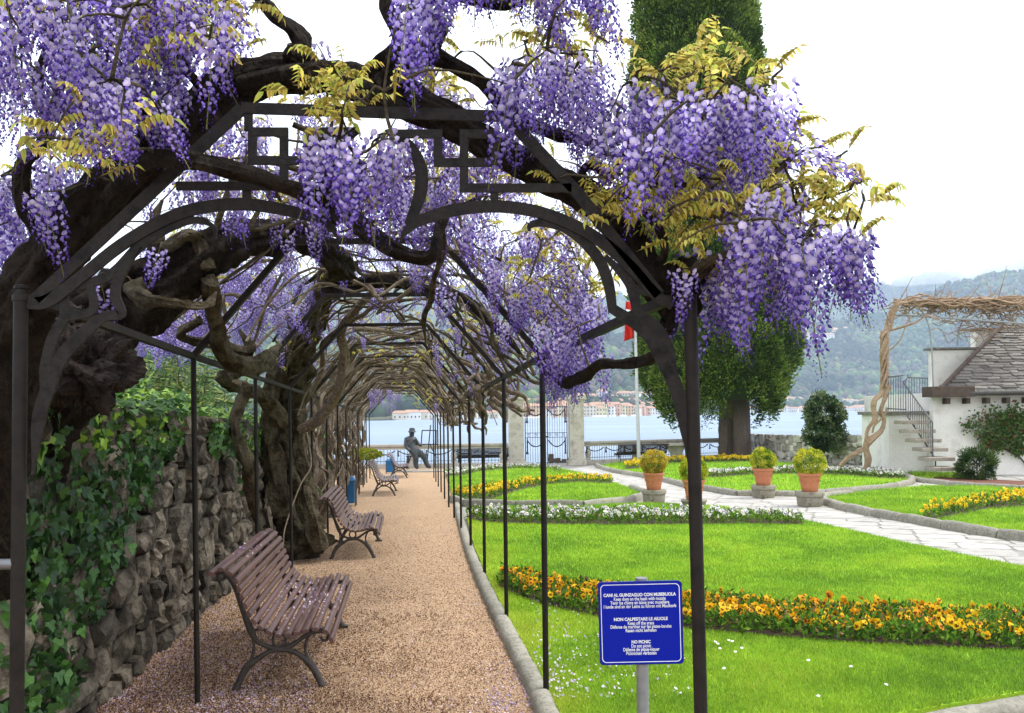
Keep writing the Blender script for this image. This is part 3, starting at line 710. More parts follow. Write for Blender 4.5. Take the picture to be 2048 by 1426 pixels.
# ------------------------------------------------------------------ wisteria wood
m_barkd = mat('vine_bark_dark', [(.004, .003, .0025), (.022, .016, .012), (.009, .007, .005), (.055, .043, .033)], scale=9, detail=9, bump=1.0, bscale=38, stretch=(1, 1, .6), rough=.85, bdist=.03, spec=.08)
m_barkm = mat('vine_bark_mossy', [(.008, .006, .004), (.04, .032, .018), (.095, .078, .052), (.032, .038, .010)], scale=7, detail=9, bump=1.0, bscale=30, rough=.9, bdist=.04, spec=.06)
m_barkl = mat('vine_bark_tan', [(.04, .03, .021), (.17, .13, .09), (.09, .07, .05), (.30, .24, .175)], scale=10, detail=8, bump=.8, bscale=45, rough=.9, bdist=.01, spec=.12)
m_twig = mat('vine_twig', [(.055, .04, .028), (.13, .10, .065)], scale=12, rough=.85)
NET = []   # skeleton nodes (x,y,z) used by the twigs
def branch(parent, spec, m, name='branch', sides=20, sub=6, gn=.22, gf=9, ridges=3, twist=9):
    """spec: list of (px, py, D, radius in photo pixels)"""
    p = np.array([P(a, b_, D) for a, b_, D, r in spec]); r = np.array([r * D / F for a, b_, D, r in spec])
    if name == 'branch': r[-1] *= .4
    bb = MB(); bb.tube(p, r, sides=sides, sub=sub, gnarl=gn, gfreq=gf, ridges=ridges, twist=twist, seed=R.uniform(0, 50))
    q, _ = crom(p, r, 4); NET.extend(list(q)); return bb.build(name, m, parent)
fv = thing('wisteria_vine', 'thick black wisteria stem arching over the ornate entrance arch in full purple bloom', 'wisteria', tuple(P(-40, 1150, 3.7)))
branch(fv, [(-60, 1200, 3.9, 60), (-30, 900, 3.8, 75), (0, 720, 3.7, 70), (50, 600, 3.6, 58), (105, 510, 3.55, 50), (160, 440, 3.5, 48), (235, 370, 3.5, 45), (310, 310, 3.45, 42), (390, 240, 3.45, 44), (455, 185, 3.5, 42), (540, 150, 3.5, 34), (640, 152, 3.5, 30), (720, 165, 3.5, 32), (800, 190, 3.5, 34), (880, 232, 3.45, 30), (980, 290, 3.45, 28), (1080, 345, 3.45, 29), (1180, 395, 3.45, 30), (1245, 455, 3.4, 32), (1275, 520, 3.35, 34), (1315, 565, 3.3, 36), (1360, 590, 3.3, 30)], m_barkd, 'trunk', 48, 8, .22, 9, 5, 7)
branch(fv, [(480, 168, 3.42, 18), (600, 148, 3.38, 20), (700, 180, 3.38, 22), (790, 215, 3.4, 18), (880, 250, 3.42, 12)], m_barkd)
# burl where the stem meets the right post
b = MB(); c = P(1352, 588, 3.27); V = sphere_pts(700); 
import itertools
def blob(c, rx, ry, rz_, n=24, gn=.3, gf=9, seed=0):
    bb = MB(); V = []; f = []
    for j in range(n + 1):
        ph = math.pi * j / n
        for i in range(n * 2):
            th = math.pi * i / n; d = Vector((math.sin(ph) * math.cos(th), math.sin(ph) * math.sin(th), math.cos(ph)))
            q = 1 + gn * (noise.noise(d * 2.1 + Vector((seed, 0, 0))) + .7 * abs(noise.noise(d * gf * .6 + Vector((0, seed, 0)))) + .35 * noise.noise(d * gf * 1.7))
            V.append((c[0] + d.x * rx * q, c[1] + d.y * ry * q, c[2] + d.z * rz_ * q))
    for j in range(n):
        for i in range(n * 2): f.append((j * n * 2 + i, (j + 1) * n * 2 + i, (j + 1) * n * 2 + (i + 1) % (n * 2), j * n * 2 + (i + 1) % (n * 2)))
    bb.add(V, f); return bb
blob(c, .075, .075, .09, 24, .5, 8, 3).build('burl', m_barkd, fv)
blob(P(1372, 548, 3.27), .06, .05, .05, 18, .5, 8, 9).build('burl', m_barkd, fv)
branch(fv, [(225, 395, 3.25, 22), (300, 325, 3.05, 18), (355, 320, 3.0, 17), (450, 336, 3.0, 17), (560, 368, 3.0, 16), (625, 392, 3.02, 17), (662, 415, 3.06, 13)], m_barkd)
branch(fv, [(612, 140, 3.48, 36), (600, 118, 3.46, 30), (608, 88, 3.45, 18), (585, 58, 3.45, 17), (555, 38, 3.45, 14), (528, 8, 3.45, 12), (500, -25, 3.45, 12)], m_barkd, gn=.4)
blob(P(595, 112, 3.42), .045, .04, .04, 14, .5, 8, 5).build('burl', m_barkd, fv)
branch(fv, [(770, 175, 3.45, 34), (800, 140, 3.42, 32), (812, 110, 3.4, 24), (800, 60, 3.4, 16), (775, 15, 3.4, 13), (770, -40, 3.4, 12)], m_barkd, gn=.35)
branch(fv, [(735, 160, 3.46, 14), (755, 125, 3.44, 12), (785, 100, 3.42, 11), (800, 75, 3.4, 10)], m_barkd)
branch(fv, [(815, 120, 3.4, 20), (860, 108, 3.4, 17), (910, 130, 3.4, 13), (960, 160, 3.4, 13), (988, 190, 3.42, 14), (1010, 212, 3.44, 13), (1045, 238, 3.45, 13), (1110, 268, 3.5, 12), (1180, 282, 3.5, 11), (1235, 310, 3.5, 10), (1300, 325, 3.5, 7)], m_barkd, gn=.3)
branch(fv, [(850, 108, 3.4, 18), (868, 80, 3.4, 15), (876, 50, 3.4, 17), (840, 20, 3.4, 12), (900, -10, 3.4, 10), (1010, 10, 3.4, 9), (1080, -20, 3.35, 8)], m_barkd, gn=.35)
branch(fv, [(105, 520, 3.5, 26), (85, 460, 3.5, 24), (50, 400, 3.45, 18), (48, 330, 3.4, 14), (85, 292, 3.35, 13), (95, 240, 3.3, 12), (75, 160, 3.3, 10), (110, 60, 3.3, 9), (100, -40, 3.3, 8)], m_barkd, gn=.3)
branch(fv, [(95, 240, 3.3, 8), (150, 120, 3.2, 8), (190, 120, 3.2, 8), (160, 90, 3.2, 9), (80, 20, 3.2, 6), (60, -30, 3.2, 6)], m_barkm)
branch(fv, [(450, 175, 3.45, 20), (470, 145, 3.45, 18), (460, 110, 3.4, 7), (435, 75, 3.4, 6)], m_barkd, gn=.4)
branch(fv, [(430, 200, 3.4, 10), (380, 150, 3.3, 9), (330, 60, 3.2, 8), (345, -20, 3.2, 6)], m_barkd)
branch(fv, [(260, 350, 3.4, 10), (300, 270, 3.3, 8), (260, 200, 3.2, 8), (200, 190, 3.2, 6), (230, 60, 3.1, 5)], m_barkd)
branch(fv, [(1260, 560, 3.3, 16), (1240, 500, 3.35, 9), (1215, 420, 3.4, 8), (1165, 360, 3.4, 8), (1180, 330, 3.4, 8), (1225, 350, 3.4, 9), (1245, 310, 3.4, 8), (1290, 270, 3.35, 8), (1330, 235, 3.3, 7), (1370, 205, 3.3, 6)], m_barkd, gn=.3)
branch(fv, [(1290, 560, 3.3, 14), (1330, 500, 3.2, 9), (1300, 430, 3.2, 8), (1240, 390, 3.2, 7), (1300, 372, 3.2, 7), (1380, 368, 3.15, 5), (1440, 330, 3.1, 4)], m_barkd)
branch(fv, [(1380, 560, 3.25, 16), (1430, 520, 3.2, 11), (1480, 500, 3.15, 9), (1500, 470, 3.1, 8), (1560, 440, 3.1, 6), (1640, 400, 3.05, 4), (1700, 380, 3.0, 3)], m_barkm)
branch(fv, [(1390, 540, 3.2, 10), (1440, 510, 3.1, 8), (1520, 500, 3.05, 6), (1620, 470, 3.0, 4), (1680, 500, 3.0, 3)], m_barkm)
branch(fv, [(1500, 470, 3.1, 6), (1520, 380, 3.1, 5), (1570, 330, 3.05, 3.5), (1610, 300, 3.0, 2.5), (1650, 295, 3.0, 2)], m_barkm)
branch(fv, [(1318, 700, 3.5, 11), (1290, 722, 3.7, 11), (1240, 728, 3.9, 10), (1200, 728, 4.1, 10), (1165, 755, 4.3, 12), (1130, 765, 4.5, 11), (1100, 745, 4.8, 11), (1085, 718, 5.0, 11), (1110, 700, 5.1, 13), (1150, 690, 5.0, 8)], m_barkd, gn=.3)
branch(fv, [(1340, 640, 3.3, 16), (1330, 670, 3.35, 12), (1318, 700, 3.5, 11)], m_barkd)

sv = thing('wisteria_vine', 'massive mossy wisteria stem with a hanging burl behind the left post', 'wisteria', tuple(P(120, 900, 5.0)))
branch(sv, [(20, 1000, 4.9, 60), (60, 860, 4.9, 75), (110, 740, 4.9, 85), (180, 660, 4.9, 72), (270, 600, 5.0, 60), (340, 560, 5.1, 52), (400, 515, 5.2, 44), (455, 490, 5.3, 36), (520, 472, 5.5, 29), (600, 478, 5.8, 27), (655, 505, 6.2, 26), (690, 545, 6.8, 22)], m_barkd, 'trunk', 52, 9, .34, 7, 5, 5)
blob(P(165, 740, 4.55), .19, .17, .17, 40, .75, 11, 4).build('burl', mat('burl_bark', [(.006, .004, .003), (.028, .016, .011), (.014, .009, .006)], scale=12, bump=1, bscale=40, rough=.7, bdist=.03), sv)
blob(P(150, 660, 4.7), .17, .15, .10, 30, .6, 9, 14).build('burl', MATS['burl_bark'], sv)
branch(sv, [(270, 575, 4.8, 18), (282, 596, 4.6, 17), (330, 605, 4.5, 10), (385, 612, 4.6, 10), (418, 608, 4.7, 8), (432, 585, 4.9, 6)], m_barkm, gn=.4)
branch(sv, [(410, 540, 5.1, 18), (395, 480, 5.1, 14), (370, 470, 5.0, 12), (340, 492, 5.0, 12), (322, 485, 5.0, 9), (330, 440, 5.0, 8)], m_barkm, gn=.4)
branch(sv, [(320, 560, 5, 12), (305, 510, 5, 10), (310, 440, 5, 9), (325, 400, 5, 8)], m_barkm)
branch(sv, [(420, 560, 5.1, 18), (430, 640, 5.4, 14), (460, 720, 5.8, 18), (520, 725, 6.3, 18), (560, 690, 6.8, 12)], m_barkm, gn=.35)
branch(sv, [(400, 640, 5.5, 9), (360, 670, 5.6, 8), (430, 690, 6, 9), (500, 700, 6.4, 12), (480, 660, 6.5, 10)], m_barkm, gn=.4)
branch(sv, [(660, 440, 4.6, 15), (690, 400, 4.5, 16), (720, 330, 4.4, 12), (700, 420, 4.4, 20), (770, 490, 4.3, 16), (840, 515, 4.3, 13), (870, 500, 4.3, 12), (880, 450, 4.4, 11), (915, 400, 4.5, 10)], m_barkd, gn=.25)
branch(sv, [(880, 450, 4.5, 9), (885, 500, 4.7, 6), (868, 560, 5.0, 5), (862, 600, 5.3, 6), (848, 640, 5.8, 5), (852, 690, 6.5, 4)], m_barkm, gn=.4)

tv = thing('wisteria_vine', 'gnarled mossy wisteria trunk standing on the path between the two near benches', 'wisteria', tuple(G(600, 1098)))
branch(tv, [(615, 1106, 11.6, 46), (597, 1060, 11.8, 32), (577, 980, 11.9, 28), (564, 900, 11.9, 31), (575, 830, 11.8, 32), (590, 760, 11.5, 27), (602, 690, 11, 30), (632, 620, 10.2, 22), (655, 560, 9.2, 22), (680, 520, 8, 21), (690, 560, 8, 15)], m_barkm, 'trunk', 44, 9, .38, 7, 5, 5)
branch(tv, [(568, 1030, 11.6, 20), (550, 940, 11.5, 20), (540, 870, 11.4, 17), (543, 800, 11.4, 16), (560, 740, 11.3, 20), (575, 700, 11.2, 17)], m_barkm, 'trunk', 18, 8, .4, 5, 4, 5)
branch(tv, [(640, 1100, 11.4, 17), (628, 1040, 11.4, 15), (612, 960, 11.5, 14), (600, 900, 11.5, 13), (596, 820, 11.4, 13)], m_barkm, 'trunk', 18, 8, .4, 5, 4, 5)
branch(tv, [(600, 860, 11.3, 9), (640, 835, 11.2, 10), (672, 790, 11, 9), (690, 720, 10.8, 9), (684, 660, 10.5, 8), (740, 590, 10, 7), (820, 560, 9.5, 6), (880, 575, 9, 6), (960, 640, 8.5, 5)], m_barkl, gn=.25)
branch(tv, [(655, 580, 9.2, 16), (700, 575, 8.8, 13), (750, 560, 8.5, 13), (810, 568, 8.2, 12), (870, 585, 8, 11), (930, 600, 8, 9), (1000, 660, 7.8, 9), (1050, 720, 7.8, 7)], m_barkd, gn=.25)
branch(tv, [(560, 840, 11.2, 18), (520, 790, 10.6, 12), (450, 760, 10, 14), (480, 740, 9.6, 14), (540, 730, 9.4, 10)], m_barkm, gn=.4)
branch(tv, [(495, 770, 9.3, 11), (470, 850, 9.2, 11), (500, 940, 9.3, 14), (505, 1000, 9.5, 12), (520, 1060, 10, 12)], m_barkm, gn=.35)

# ------------------------------------------------------------------ the tangle over the tunnel: later vines, each climbing from its own foot
def hpt(D, t, off=0.0):
    """t 0..1 : up the left post, over the hoop, down to the right knee"""
    h = hoop_pts(D); pl = [np.array(h[k]) for k in ('lb', 'lk', 'lt', 'rt', 'rk')]; sg = [0, .36, .52, .70, .88, ]
    pl.append(np.array(h['rk']) + (.12, 0, -.35)); sg.append(1.0)
    for i in range(5):
        if t <= sg[i + 1] or i == 4:
            u = (t - sg[i]) / (sg[i + 1] - sg[i]); p = pl[i] * (1 - u) + pl[i + 1] * u; break
    c = np.array([-.885 - .115 * (D - 5.57), D, gz(D) + 1.9]); d = p - c; d[1] = 0
    if t < .3: d = np.array([-1., 0, 0])
    return p + d / (np.linalg.norm(d) + 1e-6) * off
vt = np.random.RandomState(21)
feet = [13.6, 15.4, 17.3, 19.3, 21.6, 24.2, 27.0]
vlab = ['twisted tan wisteria vine just beyond the great mossy trunk', 'bare brown wisteria vine coiling beside the blue litter bin', 'sinewy wisteria vine between the litter bin and the third bench', 'looping grey wisteria vine behind the third bench', 'coiled wisteria vine at the back of the third bench', 'bare wisteria vine behind the farthest path bench', 'farthest bare wisteria vine close to the bronze painter']
VT = []
for vi, D0 in enumerate(feet):
    root = thing('wisteria_vine', vlab[vi], 'wisteria', tuple(np.array(hoop_pts(D0)['lb']) - (.25, 0, 0))); VT.append(root)
    # braided stems
    for s in range(4):
        ph = vt.uniform(0, 6.28); pts, rad = [], []
        r0 = vt.uniform(.03, .068); lean = vt.uniform(-.9, .9); top = vt.uniform(.35, .6)
        for k in range(12):
            t = top * k / 11; D = D0 + lean * (k / 11) + .14 * math.sin(ph + k * 1.0) + vt.uniform(-.06, .06)
            p = hpt(D, t, .22 - .12 * t); p[0] += .15 * math.cos(ph + k * 1.0) + vt.uniform(-.05, .05); pts.append(p); rad.append(r0 * (1 - .55 * k / 11))
        pts[0][2] -= .08; rad[0] *= 1.5
        bb = MB(); bb.tube(pts, rad, sides=10, sub=4, gnarl=.3, gfreq=7, ridges=3, twist=8, seed=s * 3.1); bb.build('trunk', m_barkl, root)
        NET.extend(list(np.array(pts)[5:]))
    # limbs over the hoops
    for s in range(24):
        pts, rad = [], []; t = vt.uniform(.26, .8); D = D0 + vt.uniform(-2.4, 2.2); n = vt.randint(7, 15); dt = vt.uniform(.03, .07) * (1 if vt.rand() < .8 else -.6); off = vt.uniform(.0, .22)
        if vi == 0: D = max(D, 9.5)
        r0 = vt.uniform(.008, .034) * (1 if vt.rand() < .75 else 1.4); dD = vt.normal(0, .24)
        for k in range(n):
            pts.append(hpt(D, min(max(t, .02), 1.0), off)); rad.append(r0 * (1 - .6 * k / n))
            t += dt * vt.uniform(.3, 1.6) ; D += dD + vt.normal(0, .16); off += vt.normal(0, .05); off = min(max(off, -.12), .38); dD += vt.normal(0, .05)
            if vt.rand() < .12: dt = -dt * .8
        bb = MB(); bb.tube(pts, rad, sides=6 if D0 > 18 else 8, sub=3, gnarl=.2, gfreq=9, seed=s); bb.build('branch', m_barkl, root); NET.extend(list(pts))
for s in range(64):
    pts, rad = [], []; t = vt.uniform(.42, .85); D = vt.uniform(4.4, 12); n = vt.randint(9, 18); dt = vt.normal(0, .03); off = vt.uniform(.03, .35); dD = vt.normal(0, .12); r0 = vt.uniform(.007, .021)
    for k in range(n):
        if k > 3 and (t < .38 or t > .93 or D < 4.3): break
        pts.append(hpt(max(D, 4.3), min(max(t, .38), .93), off) + vt.normal(0, .03, 3)); rad.append(r0 * (1 - .65 * k / n)); t += dt; D += dD; dt += vt.normal(0, .018); dD += vt.normal(0, .09); off = min(max(off + vt.normal(0, .06), -.05), .6); dt = max(min(dt, .06), -.06); dD = max(min(dD, .3), -.3)
    bb = MB(); bb.tube(pts, rad, sides=7, sub=3, gnarl=.3, gfreq=14, seed=s); root_ = sv if np.mean([q[1] for q in pts]) < 7 else tv; bb.build('branch', m_barkm if s % 3 else m_barkl, root_); NET.extend(list(pts))
# knotted limb ends bunched above the right hand posts
for s in range(46):
    D = vt.uniform(8.5, 20); root = VT[min(range(len(feet)), key=lambda i: abs(feet[i] - D))]; p = hpt(D, vt.uniform(.84, .93), vt.uniform(0, .15)); pts = [p]; a = vt.uniform(0, 6.28)
    for k in range(6):
        a += vt.uniform(-.9, .9); p = p + np.array([.07 * math.cos(a), vt.uniform(-.14, .14), .07 * math.sin(a) - .01]); pts.append(p)
    bb = MB(); bb.tube(pts, np.linspace(vt.uniform(.02, .045), .012, 7), sides=8, sub=3, gnarl=.3, gfreq=9); bb.build('branch', m_barkl, root)

# ------------------------------------------------------------------ wisteria flowers and leaves
m_pet = mat('wisteria_petals', [(.93, .93, .95), (1.06, 1.06, 1.04)], scale=25, attr=True, rough=.6, spec=.12, transl=.24, local=True, rnd=.26)
m_yl = mat('wisteria_leaf', [(.9, .9, .9), (1.08, 1.08, 1.08)], scale=8, attr=True, rough=.45, spec=.2, transl=.5, local=True, rnd=.15)
def raceme(rng, L_=.32, nf=62, w=.058):
    V, Fc, Cc = [], [], []; n = 0
    def add(v, f, c):
        nonlocal n
        V.append(v); Fc.append(np.array(f) + n); Cc.append(c); n += len(v)
    # curved stem
    bx, by = rng.uniform(-.12, .12, 2)
    def stem(t): return np.array([bx * L_ * t * t, by * L_ * t * t, -L_ * t])
    for k in range(5):
        a, b_ = stem(k / 5), stem((k + 1) / 5); r = .0016
        v = np.array([a + (r, 0, 0), a + (-r * .5, r, 0), a + (-r * .5, -r, 0), b_ + (r, 0, 0), b_ + (-r * .5, r, 0), b_ + (-r * .5, -r, 0)])
        add(v, [(0, 1, 4), (0, 4, 3), (1, 2, 5), (1, 5, 4), (2, 0, 3), (2, 3, 5)], np.tile((.20, .22, .06), (6, 1)))
    for k in range(nf):
        t = (k + rng.uniform(0, .8)) / nf; a = k * 2.4 + rng.uniform(-.4, .4); p = stem(t)
        rr = w * 1.18 * (1 - .84 * t) * rng.uniform(.7, 1.1); s = .0188 * (1 - .58 * t ** 1.2) * rng.uniform(.85, 1.25)
        d = np.array([math.cos(a), math.sin(a), 0]); sd = np.array([-d[1], d[0], 0]); dn = np.array([0, 0, -1.])
        q = p + d * rr + dn * .012
        add(np.array([p, p + sd * .001, q]), [(0, 1, 2)], np.tile((.22, .2, .12), (3, 1)))
        pale = np.array([.64, .56, .90]) * rng.uniform(.75, 1.15); mid = np.array([.22, .14, .60]) * rng.uniform(.7, 1.2); deep = np.array([.085, .032, .34]) * rng.uniform(.7, 1.2)
        f_ = np.clip(t * 1.15 + rng.uniform(-.05, .3), 0, 1); ban = pale * (1 - f_) + mid * f_; kl = mid * (1 - f_) * .9 + deep * (f_ + .1)
        if t < .82:  # open flower: round banner standing up and a drooping keel
            u1 = (d * .45 - dn * .9); u1 /= np.linalg.norm(u1)
            c0 = q; tw_ = rng.uniform(-.5, .5); u1 = u1 * math.cos(tw_) + sd * math.sin(tw_); v = [c0 + d * s * .30 + u1 * s * .3, c0 + sd * s * .42 + u1 * s * -.05 - d * s * .12, c0 + sd * s * .66 + u1 * s * .45 - d * s * .22, c0 + sd * s * .36 + u1 * s * .98 - d * s * .10, c0 - sd * s * .36 + u1 * s * .98 - d * s * .10, c0 - sd * s * .66 + u1 * s * .45 - d * s * .22, c0 - sd * s * .42 + u1 * s * -.05 - d * s * .12]
            add(np.array(v), [(0, 1, 2), (0, 2, 3), (0, 3, 4), (0, 4, 5), (0, 5, 6), (0, 6, 1)], np.array([ban * (1.5, 1.55, 1.0), ban, ban * .85, ban * .95, ban * .95, ban * .85, ban]))
        kd = d * .62 + dn * .78; kd /= np.linalg.norm(kd); kn = np.cross(sd, kd); ks = s * (1.15 if t < .8 else .75)
        v = [q, q + kd * ks * .55 + sd * ks * .3, q + kd * ks * .55 - sd * ks * .3, q + kd * ks * .5 + kn * ks * .3, q + kd * ks * 1.15, q + kd * ks * .5 - kn * ks * .2]
        add(np.array(v), [(0, 1, 3), (0, 3, 2), (1, 4, 3), (3, 4, 2), (0, 5, 1), (0, 2, 5), (1, 5, 4), (2, 4, 5)], np.array([kl * 1.3, kl, kl, kl * 1.1, kl * .75, kl * .8]))
    return np.concatenate(V), np.concatenate(Fc), np.concatenate(Cc)
rr_ = np.random.RandomState(9)
RAC = []
for k in range(9):
    arr = raceme(rr_, rr_.uniform(.27, .36), 72, rr_.uniform(.046, .060)); me = bpy.data.meshes.new('flower_cluster'); fastmesh(me, *arr); smooth(me); me.materials.append(m_pet); RAC.append((me, arr))
RACL = [raceme(rr_, rr_.uniform(.26, .34), 30, .052) for k in range(5)]
def leafspray(rng, n=5):
    V, Fc, Cc = [], [], []; m = 0; L_ = .17
    d = np.array([math.cos(0.), 0, .35]); cols = [np.array([.76, .68, .13]), np.array([.54, .60, .12]), np.array([.84, .74, .22]), np.array([.62, .46, .10])]
    for k in range(n * 2 + 1):
        t = .2 + .8 * (k // 2) / n; p = np.array([L_ * t, 0, .07 * math.sin(t * 2.2)]); s = (-1 if k % 2 else 1)
        if k == n * 2: ld = np.array([.8, 0, -.5]); p = np.array([L_, 0, .05])
        else: ld = np.array([.35, s * .62, -.62 + rng.uniform(-.2, .2)])
        ld = ld / np.linalg.norm(ld); sd = np.cross(ld, (0, 0, 1)); sd /= np.linalg.norm(sd) + 1e-6; up = np.cross(sd, ld); z = rng.uniform(.042, .062)
        cu_ = rng.uniform(.1, .4); z *= rng.uniform(.75, 1.1); v = [p, p + ld * z * .3 + sd * z * .2 + up * z * .10, p + ld * z * .62 + sd * z * .17 + up * z * .06 - np.array([0, 0, cu_ * .3 * z]), p + ld * z * .45 - up * z * .03, p + ld * z * .62 - sd * z * .17 + up * z * .06 - np.array([0, 0, cu_ * .3 * z]), p + ld * z * .3 - sd * z * .2 + up * z * .10, p + ld * z - np.array([0, 0, cu_ * z])]
        c = cols[rng.randint(4)] * rng.uniform(.8, 1.15)
        V.append(np.array(v)); Fc.append(np.array([(0, 1, 3), (1, 2, 3), (2, 6, 3), (3, 6, 4), (3, 4, 5), (3, 5, 0)]) + m); Cc.append(np.array([c * .8, c, c * 1.05, c * .85, c * 1.05, c, c * (1.1, .9, .8)])); m += 7
    v = [(0, 0, 0), (.0, .002, 0), (L_ * .5, 0, .062), (L_, 0, .055)]; V.append(np.array(v)); Fc.append(np.array([(0, 1, 2), (1, 2, 3)]) + m); Cc.append(np.tile((.3, .25, .05), (4, 1)))
    return np.concatenate(V), np.concatenate(Fc), np.concatenate(Cc)
SPR = []
for k in range(7):
    arr = leafspray(rr_, rr_.randint(4, 7)); me = bpy.data.meshes.new('leaf_spray'); fastmesh(me, *arr); me.materials.append(m_yl); SPR.append((me, arr))
fr_ = np.random.RandomState(33)
def region(cx, cy, rx, ry, D0, D1, n, box=False):
    out = []
    while len(out) < n:
        a, b_ = fr_.uniform(-1, 1, 2)
        if not box and a * a + b_ * b_ > 1: continue
        out.append(P(cx + a * rx, cy + b_ * ry, fr_.uniform(D0, D1)))
    return out
FLK=1.0
FL = {'f': [], 's': [], 't': [], 'd': []}
FL['f'] += region(150, 40, 215, 170, 2.6, 4.2, 104, True) + region(230, 160, 130, 70, 2.8, 4.0, 22) + region(60, 360, 80, 80, 3.0, 4.4, 22) + region(20, 470, 40, 40, 3.6, 4.4, 6) + region(420, -10, 110, 60, 2.9, 4.2, 22) + region(860, 190, 60, 30, 3.9, 4.6, 8)
FL['f'] += region(705, 285, 105, 42, 2.85, 3.3, 14) + region(450, 330, 60, 50, 3.9, 4.8, 7) + region(1000, -110, 215, 70, 2.8, 3.8, 46, True) + region(1090, 150, 110, 60, 2.9, 3.7, 22) + region(820, 10, 40, 20, 2.9, 3.1, 4)
FL['f'] += region(1420, 260, 150, 85, 2.7, 3.6, 40) + region(1350, 190, 110, 40, 2.9, 3.4, 8) + region(1560, 440, 120, 70, 2.6, 3.3, 26) + region(1430, 530, 90, 55, 2.9, 3.5, 10) + region(1230, 230, 50, 60, 3.0, 3.5, 6) + region(1670, 470, 55, 16, 2.9, 3.1, 7) + region(1500, 180, 60, 25, 2.9, 3.2, 5)
FL['s'] += region(1000, 380, 200, 90, 4.2, 6.5, 44) + region(700, 370, 220, 70, 4.6, 7.0, 40) + region(480, 250, 90, 60, 4.2, 5.5, 8) + region(1100, 540, 120, 80, 4.3, 6.5, 40) + region(1150, 640, 90, 50, 4.2, 5.6, 22) + region(1150, 705, 60, 25, 4.5, 5.2, 12) + region(560, 420, 110, 50, 5.0, 7, 14)
FL['t'] += region(360, 640, 110, 40, 6.8, 9.2, 34) + region(500, 575, 130, 55, 6.4, 8.4, 26) + region(360, 640, 100, 40, 8.5, 10.5, 34) + region(540, 560, 110, 60, 7.5, 9.8, 34) + region(800, 480, 130, 60, 7, 9.5, 24) + region(980, 560, 110, 90, 6.5, 10, 30) + region(480, 640, 60, 40, 8, 10, 14)
FL['d'] += region(930, 690, 70, 60, 10, 15, 30) + region(1010, 700, 50, 60, 9, 13, 20) + region(770, 790, 36, 20, 18, 26, 16) + region(880, 800, 20, 15, 20, 26, 8) + region(700, 640, 80, 40, 11, 15, 14)
LV = {'f': [], 's': [], 't': [], 'd': []}
LV['f'] += region(160, 295, 60, 35, 2.6, 2.9, 14) + region(680, 190, 70, 28, 2.8, 3.1, 15) + region(340, 80, 110, 60, 3.0, 3.7, 34) + region(1390, 430, 170, 70, 2.9, 3.5, 64) + region(1410, 160, 120, 40, 2.9, 3.4, 30) + region(1640, 400, 90, 60, 2.9, 3.2, 28) + region(1500, 340, 150, 80, 3.1, 3.7, 30) + region(1210, 430, 50, 50, 3.1, 3.3, 12) + region(870, 150, 60, 50, 3.6, 4, 18) + region(1100, 100, 100, 60, 3.2, 3.8, 26) + region(1450, 560, 60, 40, 3, 3.4, 10) + region(140, 20, 160, 60, 3, 3.6, 24) + region(500, 20, 60, 40, 3.3, 3.8, 10)
LV['s'] += region(1130, 540, 110, 110, 4.4, 6.5, 90) + region(900, 360, 180, 50, 4.6, 6, 50) + region(560, 380, 200, 50, 5, 6.5, 50)
LV['t'] += region(500, 560, 160, 80, 8, 10.5, 90) + region(800, 500, 200, 70, 8, 10.5, 90) + region(1000, 620, 110, 80, 8, 11, 90) + region(360, 480, 80, 40, 8, 10, 20)
LV['d'] += region(960, 690, 90, 70, 10, 15, 90) + region(860, 760, 60, 60, 14, 24, 80) + region(780, 700, 90, 50, 12, 18, 70) + region(700, 620, 80, 40, 12, 16, 30)
# the flowering roof above the hoops
for key, y0, y1, nf_, nl_ in (('s', 4.2, 6.5, 36, 70), ('t', 6.5, 10.5, 60, 90), ('d', 10.5, 15, 40, 90)):
    for k in range(nf_ + nl_):
        y = fr_.uniform(y0, y1); h = hoop_pts(y); u_ = fr_.uniform(-1.5, 1.15); c_ = (h['lt'][0] + h['rt'][0]) / 2; z = gz(y) + 2.95 - .75 * max(0, abs(u_) - .5) ** 1.2 + fr_.uniform(.12, .75)
        (FL if k < nf_ else LV)[key].append(np.array([c_ + u_, y, z]))
for k_ in LV: LV[k_] = [p + fr_.normal(0, .05, 3) for p in LV[k_] for _ in range(2 if k_ in 'fs' else 1)]
net = np.array(NET)
def place(points, meshes, low, name, root, nmax, smin, smax, hang=True, tw=None, twig_every=1):
    global net
    if not points: return
    pts = sorted(points, key=lambda p: np.linalg.norm(p - (0, 0, 1.7))); mv, mf, mc, n = [], [], [], 0
    for i, p in enumerate(pts):
        s = fr_.uniform(smin, smax); rot = (fr_.normal(0, .16), fr_.normal(0, .16), fr_.uniform(0, 6.28)) if hang else (fr_.normal(0, .4), fr_.normal(-.1, .4), fr_.uniform(0, 6.28))
        if i < nmax: k = fr_.randint(len(meshes)); link(name, meshes[k][0], root, tuple(p - wloc(root)), rot, (s, s, s))
        else:
            V, Fc, Cc = low[fr_.randint(len(low))]; mv.append(V @ eul(*rot).T * s + p); mf.append(Fc + n); n += len(V); mc.append(Cc * fr_.uniform(.85, 1.15))
        if tw is not None and i % twig_every == 0:
            dd = np.linalg.norm(net - p, axis=1) + np.maximum(0, p[2] - net[:, 2] + .05) * -.0; j = int(np.argmin(dd)); q = net[j]
            if .03 < dd[j] < 1.6:
                m1 = q + (p - q) * .33 + fr_.normal(0, .07, 3) * dd[j] + (0, 0, .12 * dd[j]); m2 = q + (p - q) * .7 + fr_.normal(0, .07, 3) * dd[j] + (0, 0, .10 * dd[j])
                tw.tube([q, m1, m2, p], [.0055 + .004 * dd[j], .005, .0035, .002], sides=4, sub=2, cap=False); net = np.vstack([net, m1, m2, p])
    if mv: meshobj(name, np.concatenate(mv), np.concatenate(mf), np.concatenate(mc), meshes[0][0].materials[0], root, 'stuff')
